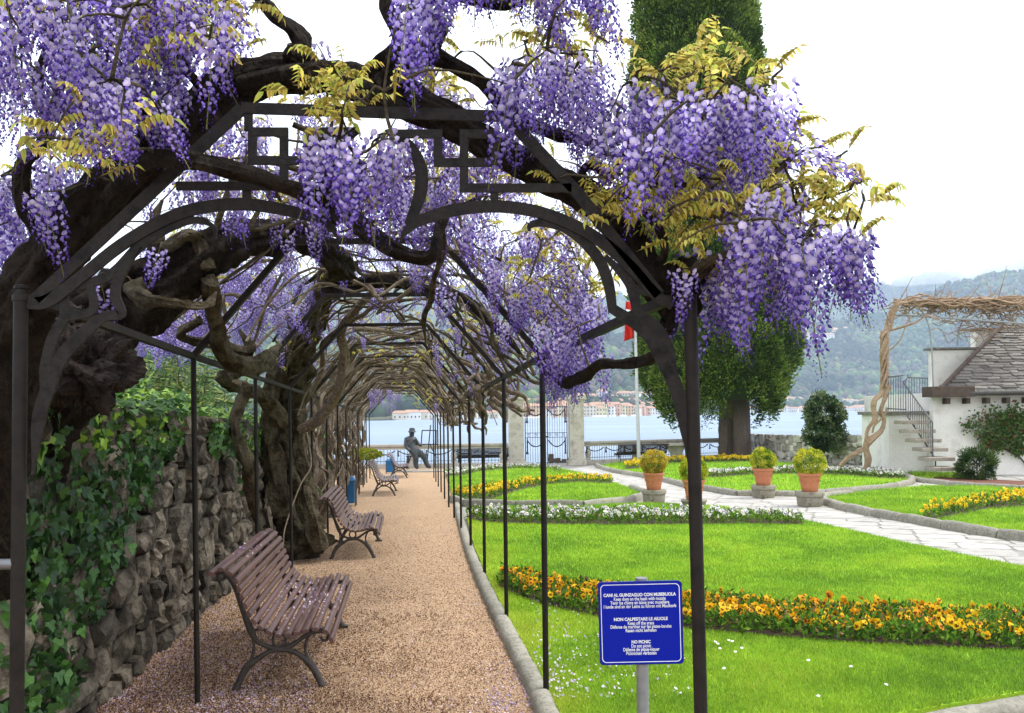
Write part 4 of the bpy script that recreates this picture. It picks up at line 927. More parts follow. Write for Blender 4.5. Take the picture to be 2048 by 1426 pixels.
for key, root in (('f', fv), ('s', sv), ('t', tv), ('d', VT[1])):
    tw = MB()
    place(FL[key], RAC, RACL if key != 'f' else [a for _, a in RAC], 'flower_cluster', root, 300, .72, 1.12, tw=tw)
    place(LV[key], SPR, [a for _, a in SPR], 'leaf_spray', root, 220, .4, .75, False, tw=tw, twig_every=2)
    if tw.n: tw.build('twig', m_twig if key != 'f' else m_barkm, root, kind='stuff')
print('flowers', {k: len(v) for k, v in FL.items()}, 'leaves', {k: len(v) for k, v in LV.items()})

for k, (px, py, D, ry, s_) in enumerate(((1612, 292, 2.95, -1.05, .95), (1700, 470, 2.95, -.45, .9))):
    link('flower_cluster', RAC[k][0], fv, tuple(P(px, py, D) - wloc(fv)), (0, ry, .2), (s_ * .7, s_ * .7, s_))
branch(fv, [(1555, 440, 3.1, 4), (1600, 400, 3.0, 3), (1570, 330, 2.98, 2.5), (1612, 290, 2.95, 2)], m_barkm)
# ------------------------------------------------------------------ benches
m_slat = mat('bench_slat_paint', [(.045, .018, .015), (.10, .045, .038), (.065, .028, .024)], scale=7, bump=.25, bscale=50, stretch=(4, .4, 4), rough=.38, spec=.5, local=True, rnd=.12, bdist=.004)
m_slatb = mat('bench_slat_dark', [(.018, .011, .010), (.04, .024, .02)], scale=7, rough=.45, local=True)
m_cast = mat('bench_cast_iron', [(.02, .017, .015), (.06, .05, .042), (.032, .027, .024)], scale=16, bump=.5, bscale=60, rough=.6, local=True, bdist=.006)
SL = [(108, 648), (158, 628), (203, 650), (235, 690), (250, 735), (265, 780), (281, 825), (300, 870), (326, 912), (358, 944), (402, 972), (447, 990), (500, 990), (547, 982), (592, 970), (645, 962), (700, 980), (728, 1025)]
def bq(cx, cy): return np.array([(cx - 430) * .0012, 0, (1312 - cy) * .0012])
def make_bench(label, ms=m_slat, group=None, length=2.0):
    root = thing('park_bench', label, 'bench', group=group); q = [bq(*s) for s in SL]
    hl = length / 2
    for i, c in enumerate(q):
        a = q[max(0, i - 1)]; e = q[min(len(q) - 1, i + 1)]; t = (e - a); t /= np.linalg.norm(t); n = np.array([-t[2], 0, t[0]])
        if i == 0: n = np.array([.2, 0, .98]); t = np.array([.98, 0, -.2])
        if i == len(q) - 1: t = np.array([.35, 0, -.94]); n = np.array([.94, 0, .35])
        w, h = .042, .026; V = []; prof = [(-.5, -.5), (.5, -.5), (.5, .15), (.36, .45), (0, .56), (-.36, .45), (-.5, .15)]
        for y in (-hl, hl):
            for (a_, b_) in prof: p = c + t * a_ * w + n * b_ * h; V.append((p[0], y, p[2]))
        m = len(prof); f = [(k, (k + 1) % m, m + (k + 1) % m, m + k) for k in range(m)] + [tuple(range(m))[::-1], tuple(range(m, 2 * m))]
        b = MB(); b.add(V, f); b.build('slat', ms, root, smooth=False, local=True, bevel=.003)
    def cv(l): return [bq(*p) for p in l]
    for sy in (-1, 1):
        y = sy * (hl - .14); b = MB()
        def T(l, r): b.tube([np.array([p[0], y, p[2]]) for p in cv(l)], r, sides=8, sub=4)
        T([(150, 668), (178, 690), (205, 735), (228, 800), (252, 880), (275, 940), (292, 985), (318, 1035), (360, 1065), (405, 1082), (445, 1090)], [.012, .014, .015, .016, .017, .022, .024, .016, .014, .016, .02])
        T([(165, 672), (130, 660), (118, 680), (135, 702), (160, 690)], .010)
        T([(445, 1090), (500, 1075), (560, 1035), (610, 1008), (670, 1000), (700, 1020), (695, 1048), (672, 1050), (662, 1030)], [.02, .016, .014, .014, .013, .011, .010, .009, .008])
        T([(292, 985), (345, 975), (400, 995), (450, 1010), (510, 1008), (560, 1000), (620, 985), (680, 990)], .010)
        ring = [bq(440 + 34 * math.cos(a), 1040 + 38 * math.sin(a)) for a in np.linspace(0, 2 * math.pi, 13)]; b.tube([np.array([p[0], y, p[2]]) for p in ring], .010, sides=8, sub=2, cap=False)
        T([(300, 1000), (305, 1060), (300, 1110), (285, 1165)], [.013, .010, .012, .014]); T([(605, 1010), (582, 1060), (580, 1110), (600, 1165)], [.013, .010, .010, .014])
        b.build('end_frame', m_cast, root, local=True)
        for l, r in (([(445, 1090), (390, 1098), (335, 1130), (280, 1165), (245, 1215), (220, 1270), (205, 1303)], [.02, .016, .018, .026, .024, .022, .028]), ([(445, 1090), (500, 1098), (555, 1130), (600, 1170), (632, 1220), (655, 1270), (670, 1303)], [.02, .016, .018, .026, .024, .022, .028])):
            lb = MB(); lb.tube([np.array([p[0], y, p[2]]) for p in cv(l)], r, sides=9, sub=4); fx = bq(*l[-1]); lb.box(fx[0] - .05, fx[0] + .05, y - .03, y + .03, -.005, .012); lb.build('leg', m_cast, root, local=True)
    return root
PD = math.atan2(.115, 1)   # heading of the walk
def setb(o, near_px, near_py, half=.86):
    g = G(near_px, near_py); c = g + np.array([-math.sin(PD), math.cos(PD), 0]) * half; o.location = (c[0], c[1], gz(c[1]) + .012); o.rotation_euler = (0, -K * 0, PD); return o
bl = ['dark red slatted bench nearest on the gravel, fallen petals on its seat', 'dark red slatted bench just past the mossy trunk', 'dark red slatted bench under the twisted vines halfway to the lake', 'dark red slatted bench beside the bronze painter, half behind a vine']
b1 = make_bench(bl[0], group='benches along the gravel walk'); setb(b1, 556, 1380)
for i, (x, y) in enumerate([(704, 1119), (767, 993), (797, 957)]):
    c = copy_tree(b1); c['label'] = bl[i + 1]; setb(c, x, y)
lb = make_bench('near black slatted bench by the balustrade left of the stone gate pillars', m_slatb, 'benches facing the lake', 2.4)
lb2 = copy_tree(lb); lb2['label'] = 'near black slatted bench by the balustrade behind the flagpole'
for o, (x, y) in ((lb, (966, 932)), (lb2, (1283, 925))):
    g = G(x, y); o.location = (g[0], g[1], gz(g[1]) + .01); o.rotation_euler = (0, 0, math.pi / 2 + .2)
# fallen petals caught on the near bench
def petals(pos, nrmj=.5, size=.012, pal=None):
    n = len(pos); pal = np.array(pal or [(.56, .46, .62), (.42, .32, .54), (.70, .62, .66), (.52, .38, .36)])
    c = pal[R.randint(0, len(pal), n)] * R.uniform(.75, 1.15, (n, 1)); nr = R.normal(0, 1, (n, 3)); nr[:, 2] = R.uniform(0, .5, n)
    return leafcloud(pos, nr, size, c, .9, .5, .2)
q = [bq(*s) for s in SL]; pp = []
for k in range(150):
    i = R.choice([9, 10, 11, 12, 13, 14, 15, 16, 1, 2]); c = q[i] + (R.uniform(-.025, .025), 0, .018); yy = R.normal(.1, .4)
    if abs(yy) > .95: continue
    a = PD; lx, ly = c[0], yy; pp.append([b1.location[0] + lx * math.cos(a) - ly * math.sin(a), b1.location[1] + lx * math.sin(a) + ly * math.cos(a), b1.location[2] + c[2]])
V, Fc, Cc = petals(np.array(pp), size=.019); tag(meshobj('petals', V, Fc, Cc, m_pet, kind='stuff'), 'pale fallen wisteria petals lying on the seat of the nearest bench', 'petals')

# ------------------------------------------------------------------ the blue sign
DS = 4.55
m_blue = mat('sign_enamel_blue', [(.001, .010, .30), (.002, .013, .33)], scale=2, rough=.4, spec=.15); m_white = mat('sign_white', [(.78, .79, .82)], rough=.5)
m_galv = mat('galvanised_steel', [(.20, .20, .20), (.32, .32, .32)], scale=7, metallic=.35, rough=.5)
cS = P(1281, 1245, DS); sign = thing('notice_sign', 'royal blue notice board with white lettering about dogs, grass and picnics on a grey pole', 'sign', (cS[0] + .01, DS, gz(DS)))
b = MB(); b.tube([(cS[0] + .012, DS + .035, gz(DS) - .03), (cS[0] + .012, DS + .035, P(1281, 1158, DS)[2])], .031, sides=20, spline=False); b.build('pole', m_galv, sign)
def roundrect(w, h, r, n=6):
    pts = []
    for cx, cy, a0 in ((w / 2 - r, h / 2 - r, 0), (-w / 2 + r, h / 2 - r, 90), (-w / 2 + r, -h / 2 + r, 180), (w / 2 - r, -h / 2 + r, 270)):
        for k in range(n + 1): a = math.radians(a0 + 90 * k / n); pts.append((cx + r * math.cos(a), cy + r * math.sin(a)))
    return pts
W, Hh = .420, .416; rp_ = roundrect(W, Hh, .018); n = len(rp_)
SR = eul(0, math.radians(-.9), math.radians(-1.5)); 
def sv3(x, y, z): return SR @ np.array([x, y, z]) + cS
b = MB(); b.add([sv3(x, -.012, z) for x, z in rp_] + [sv3(x, .010, z) for x, z in rp_], [tuple(range(n))[::-1], tuple(range(n, 2 * n))] + [(i, (i + 1) % n, n + (i + 1) % n, n + i) for i in range(n)]); b.build('sign_plate', m_blue, sign, smooth=False)
for z in (.12, -.12):
    b = MB(); b.add([sv3(x, y, z + dz) for dz in (-.012, .012) for x, y in ((-.05, .011), (.05, .011), (.05, .04), (-.05, .04))], [(0, 3, 2, 1), (4, 5, 6, 7), (0, 1, 5, 4), (1, 2, 6, 5), (2, 3, 7, 6), (3, 0, 4, 7)]); b.build('bracket', m_galv, sign, smooth=False)
o1, o2 = roundrect(W - .022, Hh - .022, .022), roundrect(W - .029, Hh - .029, .019)
b = MB(); b.add([sv3(x, -.0135, z) for x, z in o1] + [sv3(x, -.0135, z) for x, z in o2], [(i, (i + 1) % n, n + (i + 1) % n, n + i) for i in range(n)]); b.build('border_line', m_white, sign, smooth=False)
b = MB(); e1 = roundrect(W + .003, Hh + .003, .019); b.add([sv3(x, -.0125, z) for x, z in e1] + [sv3(x, -.0125, z) for x, z in roundrect(W - .004, Hh - .004, .017)] , [(i, (i + 1) % n, n + (i + 1) % n, n + i) for i in range(n)]); b.build('plate_edge', mat('sign_edge', [(.01, .015, .09)], rough=.5), sign, smooth=False)
LN = [(1188.5, 'CANI AL GUINZAGLIO CON MUSERUOLA', 144, 1), (1196.5, 'Keep dogs on the leash with muzzle', 103, 0), (1204, 'Tenir les chiens en laisse avec museli\u00e8re', 117, 0), (1211.5, 'I lunde sind an der Leine zu f\u00fchren mit Maulkorb', 144, 0),
      (1237, 'NON CALPESTARE LE AIUOLE', 107, 1), (1245, 'Keep off the grass', 52, 0), (1252, 'D\u00e9fense de marcher sur les plates-bandes', 121, 0), (1259.5, 'Rasen nicht befrefen', 61, 0),
      (1282.5, 'NO PICNIC', 38, 1), (1290.5, 'Do not picnic', 39, 0), (1297.5, 'D\u00e9fense de pique-niquer', 72, 0), (1305, 'Picknicken verboten', 60, 0)]
for py, s, wpx, bold in LN:
    cu = bpy.data.curves.new('lettering', 'FONT'); cu.body = s; cu.align_x = 'CENTER'; cu.align_y = 'CENTER'; cu.size = .022; cu.extrude = .0003; cu.offset = .0009 if bold else .0004
    o = bpy.data.objects.new('lettering', cu); C.objects.link(o); o.parent = sign; bpy.context.view_layer.update()
    w = o.dimensions[0]; want = wpx * DS / F; sy = 6.6 * DS / F / .0158
    o.scale = (want / w, (7.6 if bold else 8.4) * DS / F / .0195, 1); p = sv3((-2 if py < 1220 else (0 if py < 1270 else -1)) * DS / F * .5, -.0138, (1245 - py) * DS / F)
    o.location = p - wloc(sign); o.rotation_euler = (math.pi / 2, math.radians(-.9), math.radians(-1.5)); lm = bpy.data.meshes.new_from_object(o); lm.materials.clear(); lm.materials.append(m_white); lo_, ro_, so_ = o.location.copy(), o.rotation_euler.copy(), o.scale.copy(); bpy.data.objects.remove(o); o = bpy.data.objects.new('lettering', lm); C.objects.link(o); o.parent = sign; o.location = lo_; o.rotation_euler = ro_; o.scale = so_

# ------------------------------------------------------------------ terracotta pots on stone stands with clipped shrubs
m_terra = mat('terracotta', [(.36, .125, .06), (.50, .19, .095), (.43, .16, .08)], scale=7, bump=.25, bscale=60, rough=.85, local=True)
m_stand = mat('mossy_stone', [(.10, .09, .05), (.27, .245, .19), (.17, .16, .10)], scale=8, detail=8, bump=.7, bscale=40, local=True)
def bush_cloud(c, rad, n, size, pal, rng=R, lump=.18, fr=2.2, aspect=.5, jit=.7, inner=.55, seed=0):
    d = sphere_pts(n, rng); rad = np.array(rad)
    lum = np.array([noise.noise(Vector(q * fr + seed)) for q in d]); r = (1 + lum * lump * 2) * rng.uniform(inner, 1.03, n) ** .6
    pos = c + d * rad * r[:, None]; pal = np.array(pal); k = np.clip(((lum * 1.2 + .5 + rng.normal(0, .25, n)) * len(pal)).astype(int), 0, len(pal) - 1)
    return leafcloud(pos, d + (0, 0, .3), size, pal[k] * rng.uniform(.7, 1.25, (n, 1)), aspect, jit=jit, rng=rng)
def flowerpot(px, py, w, hs, bush, label, seed):
    g = G(px, py); D = g[1]; u = D / F; z0 = gz(D) + .01
    st = thing('plant_stand', f'round stone pedestal under {label[1]}', 'pedestal', (g[0], D, z0), group='stone pedestals at the path crossing')
    r = w[0] / 2 * u; h = hs[0] * u; prof = [(r * .86, 0), (r * .9, h * .1), (r * .95, h * .6), (r * .93, h * .66), (r * 1.02, h * .7), (r * 1.04, h * .92), (r * .98, h)]
    b = MB(); b.lathe((g[0], D, z0), prof, 24, gn=.03); b.build('pedestal', m_stand, st)
    zz = z0 + h; R2 = w[1] / 2 * u; h2 = hs[1] * u
    pt = thing('flower_pot', label[0], 'flower pot', (g[0], D, zz), group='terracotta pots at the path crossing')
    prof = [(R2 * .62, 0), (R2 * .66, h2 * .02), (R2 * .72, h2 * .25), (R2 * .82, h2 * .6), (R2 * .88, h2 * .8), (R2 * .90, h2 * .84), (R2 * 1.0, h2 * .86), (R2 * 1.03, h2 * .93), (R2 * 1.0, h2), (R2 * .9, h2), (R2 * .86, h2 * .9), (0.01, h2 * .88)]
    b = MB(); b.lathe((g[0], D, zz), prof, 32); b.build('pot', m_terra, pt)
    for k in range(9):   # ring ornaments
        a = k * 2 * math.pi / 9 + seed; b = MB(); c = np.array([g[0] + R2 * .84 * math.cos(a), D + R2 * .84 * math.sin(a), zz + h2 * .62]); tx = np.array([-math.sin(a), math.cos(a), 0])
        b.tube([c + tx * .03 * math.cos(t) + np.array([0, 0, .03 * math.sin(t)]) for t in np.linspace(0, 6.283, 9)], .006, sides=5, sub=1, cap=False); b.build('ornament', m_terra, pt)
    zt = zz + h2 * .9; cz = P(px, bush[1], D); rb = bush[2] * u
    sh = thing('clipped_shrub', label[2], 'shrub', (g[0], D, zt), group='clipped shrubs in the terracotta pots')
    b = MB()
    for k in range(7):
        a = k * .9 + seed; e = np.array([cz[0] + rb * .6 * math.cos(a), D + rb * .6 * math.sin(a), cz[2] + rb * .2 * math.sin(k * 2.)]); b.tube([(g[0], D, zt - .02), (g[0] + .02 * math.cos(a), D, zt + .06), e], [.014, .01, .004], sides=5, sub=3)
    b.build('stem', m_twig, sh)
    pal = bush[3]; V, Fc, Cc = bush_cloud(np.array([g[0], D, cz[2]]), (rb, rb, rb * .92), 5200, .036, pal, seed=seed, lump=.10, jit=.6)
    meshobj('leaves', V, Fc, Cc, m_leafd, sh, 'stuff')
YG = [(.13, .22, .015), (.27, .36, .02), (.45, .48, .03), (.60, .56, .05)]; OR = [(.16, .22, .02), (.38, .36, .03), (.60, .26, .05), (.55, .50, .05)]
flowerpot(1308, 1006, (48, 42), (26, 34), (1307, 925, 26, OR), ('terracotta pot holding the orange tinged clipped shrub, left of the iron post', 'the pot of the orange tinged shrub', 'clipped box ball with orange tinged leaves'), 1)
flowerpot(1388, 1016, (50, 45), (16, 40), (1386, 940, 27, [YG[0], OR[1], YG[2]]), ('terracotta pot half hidden behind the tall iron post', 'the pot half hidden by the iron post', 'clipped box ball half hidden behind the tall iron post'), 2)
flowerpot(1527, 996, (48, 42), (25, 34), (1527, 920, 25, YG), ('terracotta pot set in front of the kerb of the back lawn', 'the pot in front of the back lawn kerb', 'bright yellow green box ball, the smaller of the two on the right'), 3)
flowerpot(1620, 1013, (54, 47), (29, 37), (1618, 925, 30, YG), ('rightmost terracotta pot beside the end of the right lawn kerb', 'the rightmost pot', 'largest yellow green box ball, beside the end of the right lawn kerb'), 4)

# ------------------------------------------------------------------ cypress
m_bark_c = mat('cypress_bark', [(.05, .035, .028), (.15, .115, .09), (.10, .075, .06)], scale=5, detail=9, bump=1.0, bscale=10, stretch=(5, 5, .35), rough=.9, bdist=.06)
m_cyp = mat('cypress_foliage', [(.8, .8, .8), (1.2, 1.2, 1.2)], scale=1.2, attr=True, rough=.8, spec=.1, transl=.12)
DC = 43.0
cy = thing('cypress_tree', 'tall dense green cypress with a thick fluted trunk at the corner of the terrace', 'tree', tuple(P(1470, 925, DC)))
tr = MB()
for k, (dx, r) in enumerate(((-22, 9), (-11, 11), (1, 12), (13, 11), (23, 9), (-5, 14), (8, 14))):
    tr.tube([P(1470 + dx * 1.25, 928, DC + (k % 3 - 1) * .3), P(1469 + dx * 1.1, 900, DC + (k % 3 - 1) * .3), P(1468 + dx, 860, DC + (k % 3 - 1) * .3), P(1466 + dx, 800, DC), P(1450 + dx, 700, DC)], np.array([r * 1.2, r, r * .95, r * .95, r * .7]) * DC / F, sides=16, sub=5, gnarl=.25, gfreq=1.6, ridges=3, twist=.3, seed=k)
tr.build('trunk', m_bark_c, cy)
def cyp_prof(py):
    l = interp([-300, -150, 0, 100, 200, 400, 560, 650, 720, 780, 820, 850], [1330, 1300, 1282, 1274, 1270, 1268, 1272, 1275, 1281, 1300, 1335, 1375], py)
    r = interp([-300, -150, 0, 100, 200, 400, 560, 650, 720, 780, 820, 850], [1440, 1480, 1500, 1510, 1520, 1556, 1583, 1591, 1585, 1560, 1535, 1500], py)
    return l, r
rc = np.random.RandomState(17); cl = []
while len(cl) < 2600:
    py = rc.uniform(-290, 838); l, r = cyp_prof(py); c, h = (l + r) / 2, (r - l) / 2
    if rc.rand() > h / 160: continue
    a = rc.uniform(0, 2 * math.pi); q = 1 - abs(rc.normal(0, .05)) + .10 * noise.noise(Vector((math.cos(a) * 1.6, math.sin(a) * 1.6, py * .017))) ; px = c + h * q * math.cos(a) * .97; Dd = DC + h * q * math.sin(a) * DC / F
    if py > 805 and 1425 < px < 1505 and Dd < DC + 1: continue
    cl.append((P(px, py + (25 * noise.noise(Vector((a * 2, py * .02, 0))) if py > 760 else 0), DC) + (0, Dd - DC, 0), a))
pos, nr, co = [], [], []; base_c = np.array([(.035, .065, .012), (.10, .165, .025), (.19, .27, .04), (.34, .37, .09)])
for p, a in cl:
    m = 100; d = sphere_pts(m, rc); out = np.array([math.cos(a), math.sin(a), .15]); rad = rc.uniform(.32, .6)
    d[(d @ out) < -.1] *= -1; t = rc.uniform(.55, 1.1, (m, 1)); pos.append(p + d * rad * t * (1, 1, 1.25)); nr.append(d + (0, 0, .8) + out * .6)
    tone = rc.normal(1.2, .55) + 1.1 * noise.noise(Vector(p * .5)); k = np.clip((tone + d[:, 2] * .5 + (t[:, 0] - .8) * 3.2 + rc.normal(0, .4, m)), 0, 3); k0 = np.floor(k).astype(int); co.append(base_c[k0] * rc.uniform(.8, 1.2, (m, 1)))  # leaf colours lighter at clump tops and outer tips, imitating light on them
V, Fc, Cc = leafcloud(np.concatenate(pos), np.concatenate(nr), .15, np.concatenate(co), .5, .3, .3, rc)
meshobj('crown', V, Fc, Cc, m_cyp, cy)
# solid dark green core filling the crown behind the leaf clumps
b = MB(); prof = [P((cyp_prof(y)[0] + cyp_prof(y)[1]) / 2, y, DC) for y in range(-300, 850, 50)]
b.tube(prof, [max(.3, (cyp_prof(y)[1] - cyp_prof(y)[0]) / 2 * DC / F * .86) for y in range(-300, 850, 50)], sides=24, sub=1, gnarl=.15, gfreq=.9, spline=False); b.build('crown_core', mat('cypress_inner', [(.014, .024, .007), (.028, .045, .012)], scale=2, rough=.95), cy)

# ------------------------------------------------------------------ other shrubs and plants
def shrub(name, label, base, c, rad, n, size, pal, stem_r=.04, cat='shrub', seed=0, lump=.2, m=m_leaf, **kw):
    t = thing(name, label, cat, tuple(base)); c = np.array(c)
    b = MB(); 
    for k in range(6):
        a = k * 1.1; e = c + np.array([rad[0] * .5 * math.cos(a), rad[1] * .5 * math.sin(a), rad[2] * .35 * math.sin(k * 1.7)]); s0 = np.array(base); b.tube([s0 - (0, 0, .05), s0 * .6 + c * .4 + (0, 0, -rad[2] * .3), e], [stem_r, stem_r * .8, stem_r * .25], sides=6, sub=3)
    b.build('stem', m_twig, t); V, Fc, Cc = bush_cloud(c, rad, n, size, pal, seed=seed, lump=lump, **kw); meshobj('leaves', V, Fc, Cc, m, t, 'stuff'); return t
D = 34.0; u = D / F
t = shrub('camellia_bush', 'glossy dark green rounded bush on a leaning stem by the lake wall', G(1678, 931), P(1648, 825, D), (37 * u, 37 * u, 36 * u), 4200, .13, [(.015, .04, .012), (.03, .075, .02), (.06, .12, .035), (.16, .20, .09)], .05, seed=3)
V, Fc, Cc = bush_cloud(P(1650, 872, D), (40 * u, 38 * u, 30 * u), 3200, .13, [(.015, .04, .012), (.03, .075, .02), (.06, .12, .035), (.14, .18, .08)], seed=5); meshobj('leaves', V, Fc, Cc, m_leaf, t, 'stuff')
D = 25.5; u = D / F
t = shrub('dwarf_pine', 'low bushy dark pine beside the bottom of the stone stairs', P(1955, 962, D), P(1953, 930, D), (36 * u, 30 * u, 30 * u), 5200, .11, [(.02, .05, .012), (.04, .085, .02), (.08, .13, .03)], .03, seed=7, aspect=.14, jit=.5, lump=.35, m=m_leafd)
D = 20.0; g = np.array([xl(17) - .35, 17.5, gz(17)])
# bamboo behind the wall
def bamboo(label, x0, x1, y0, y1, z0, z1, n, seed):
    t = thing('bamboo_clump', label, 'bamboo', ((x0 + x1) / 2, (y0 + y1) / 2, gz(y0))); rb = np.random.RandomState(seed); b = MB(); pos, nr, cc = [], [], []
    for k in range(n):
        x, y = rb.uniform(x0, x1), rb.uniform(y0, y1); h = rb.uniform(z0, z1); lx, ly = rb.normal(0, .25, 2); pts = [(x, y, gz(y)), (x + lx * .3, y + ly * .3, h * .6), (x + lx, y + ly, h)]
        b.tube(pts, [.012, .01, .004], sides=5, sub=3)
        for j in range(34):
            s = rb.uniform(.35, 1.02); p = np.array([x + lx * s * s, y + ly * s * s, h * s]) + rb.normal(0, .09, 3)
            for q_ in range(4): pos.append(p); nr.append(np.array([rb.normal(0, .8), rb.normal(-.2, .6), rb.uniform(-.9, .4)])); cc.append(np.array([(.12, .22, .07), (.20, .30, .09), (.07, .13, .05), (.32, .36, .12)][rb.randint(4)]) * rb.uniform(.7, 1.2))
    b.build('stem', m_twig, t, kind='stuff'); V, Fc, Cc = leafcloud(np.array(pos), np.array(nr), .17, np.array(cc), .16, .2, .3, rb); meshobj('leaves', V, Fc, Cc, m_leafd, t, 'stuff')
bamboo('dark narrow leaved bamboo thicket behind the ivy covered rubble wall', -5.6, -3.9, 9, 13, 1.9, 2.75, 75, 1)
bamboo('thinner bamboo thicket farther back behind the wall and the mossy trunk', -7.5, -5.2, 13, 19, 1.8, 2.7, 60, 2)
# yellow green umbrella shaped shrub near the bins
shrub('clipped_shrub', 'low flat topped yellow green shrub behind the blue litter bin', (xl(24) + .6, 24., gz(24)), (xl(24) + .9, 24., gz(24) + 1.02), (.42, .4, .13), 1500, .06, [(.25, .28, .02), (.38, .38, .03), (.14, .2, .02)], .02, seed=6, m=m_leafd)

# ------------------------------------------------------------------ blue litter bins
m_binb = mat('bin_blue_plastic', [(.01, .09, .22), (.02, .13, .30)], scale=3, rough=.45, local=True); m_bing = mat('bin_frame_grey', [(.10, .11, .12)], rough=.5, metallic=.3, local=True)
def litterbin(label, px, py, s):
    g = G(px, py); t = thing('litter_bin', label, 'litter bin', tuple(g), group='blue litter bins')
    b = MB(); b.box(-.17, .17, -.14, .14, .08, .56); b.build('bin_body', m_binb, t, smooth=False, local=True, bevel=.02)
    b = MB(); b.add([(-.2, -.17, .56), (.2, -.17, .56), (.2, .17, .56), (-.2, .17, .56), (-.14, -.11, .66), (.14, -.11, .66), (.14, .11, .66), (-.14, .11, .66)], [(0, 3, 2, 1), (4, 5, 6, 7), (0, 1, 5, 4), (1, 2, 6, 5), (2, 3, 7, 6), (3, 0, 4, 7)]); b.build('lid', m_binb, t, smooth=False, local=True, bevel=.012)
    for sx in (-1, 1):
        for sy in (-1, 1): b = MB(); b.box(sx * .19 - .012, sx * .19 + .012, sy * .155 - .012, sy * .155 + .012, 0, .6); b.build('leg', m_bing, t, smooth=False, local=True)
    t.scale = (s, s, s); t.rotation_euler = (0, 0, .1); return t
litterbin('blue litter bin standing right behind the second bench', 694, 1013, 1.0); litterbin('small blue litter bin beside the farthest path bench', 781, 948, .85)
# ------------------------------------------------------------------ balustrade and gate pillars
m_lime = mat('balustrade_stone', [(.20, .18, .145), (.40, .365, .31), (.30, .27, .22)], scale=3, detail=9, bump=.6, bscale=25, rough=.9)
m_pil = mat('pillar_stone', [(.26, .235, .19), (.48, .445, .37), (.38, .345, .28)], scale=2.2, detail=9, bump=.35, bscale=30, rough=.9)
m_fe = mat('railing_iron', [(.02, .022, .025), (.05, .052, .055)], scale=8, rough=.6)
m_feg = mat('railing_grey_iron', [(.07, .07, .075), (.14, .13, .13)], scale=8, rough=.6, metallic=.2)
def dirw(a, b): d = np.array(b) - np.array(a); return d / np.linalg.norm(d)
def balustrade(label, a, b_, h=1.02, piers=(0, 1), bars=.14):
    a, b_ = np.array(a, float), np.array(b_, float); L_ = np.linalg.norm(b_ - a); d = (b_ - a) / L_; n = np.array([d[1], -d[0]])
    root = thing('balustrade', label, 'balustrade', (a[0], a[1], gz(a[1]))); 
    def pt(s, z, o=0): q = a + d * s + n * o; return np.array([q[0], q[1], gz(a[1]) + (gz(b_[1]) - gz(a[1])) * s / L_ + z])
    b = MB(); b.bar(pt(0, .09), pt(L_, .09), .30, .20); b.build('plinth', m_lime, root, smooth=False, bevel=.015)
    b = MB(); b.bar(pt(0, h - .06), pt(L_, h - .06), .34, .12); b.build('coping', m_lime, root, smooth=False, bevel=.03)
    b = MB(); b.bar(pt(0, h - .17), pt(L_, h - .17), .22, .098); b.build('rail_course', m_lime, root, smooth=False, bevel=.01)
    for s in piers:
        s = s * L_; prof = [(.13, .18), (.13, .26), (.09, .30), (.13, .42), (.14, .52), (.08, .64), (.07, .72), (.11, .78), (.11, h - .22)]
        q = pt(min(max(s, .15), L_ - .15), 0); b = MB(); b.lathe(q, prof, 12); b.build('baluster', m_lime, root)
    nb = int(L_ / bars); b = MB()
    for k in range(1, nb): b.tube([pt(k * L_ / nb, .19), pt(k * L_ / nb, h - .21)], .009, sides=5, spline=False)
    b.build('iron_bar', m_fe, root, kind='stuff'); b = MB()
    for z in (.30,): b.bar(pt(.1, z), pt(L_ - .1, z), .015, .02)
    b.build('iron_rail', m_fe, root, smooth=False)
    ng = max(1, int(round(L_ / 1.15)))
    for k in range(ng):
        s0, s1 = (k + .05) * L_ / ng, (k + .95) * L_ / ng; b = MB(); pts = [pt(lerp(s0, s1, t), h - .27 - .17 * (1 - (2 * t - 1) ** 2), .05) for t in np.linspace(0, 1, 9)]; b.tube(pts, .022, sides=6, sub=4, gnarl=.9, gfreq=22)
        b.tube([pt(s0, h - .25, .05), pt(s0, h - .38, .05), pt(s0, h - .52, .05)], [.015, .03, .045], sides=6, sub=3, gnarl=.6, gfreq=20); b.build('garland', m_fe, root)
    return root
PA, PB_ = G(1033, 932), G(1153, 930)
e1 = G(1017, 934)[:2]; e2 = G(1170, 929)[:2]; x2 = G(1448, 917)[:2]
LL = TL[:2] - np.array([6.0, 6.0 * sl_]) * .55
balustrade('left stretch of the lakeside balustrade behind the bronze painter and a black bench', LL, e1, piers=(0, .3, .5, .72, .97))
balustrade('right stretch of the lakeside balustrade between the gate and the cypress', e2, x2, piers=(.02, .33, .66, .97))
wd = dirw(PA[:2], PB_[:2]); ga = math.atan2(wd[1], wd[0])
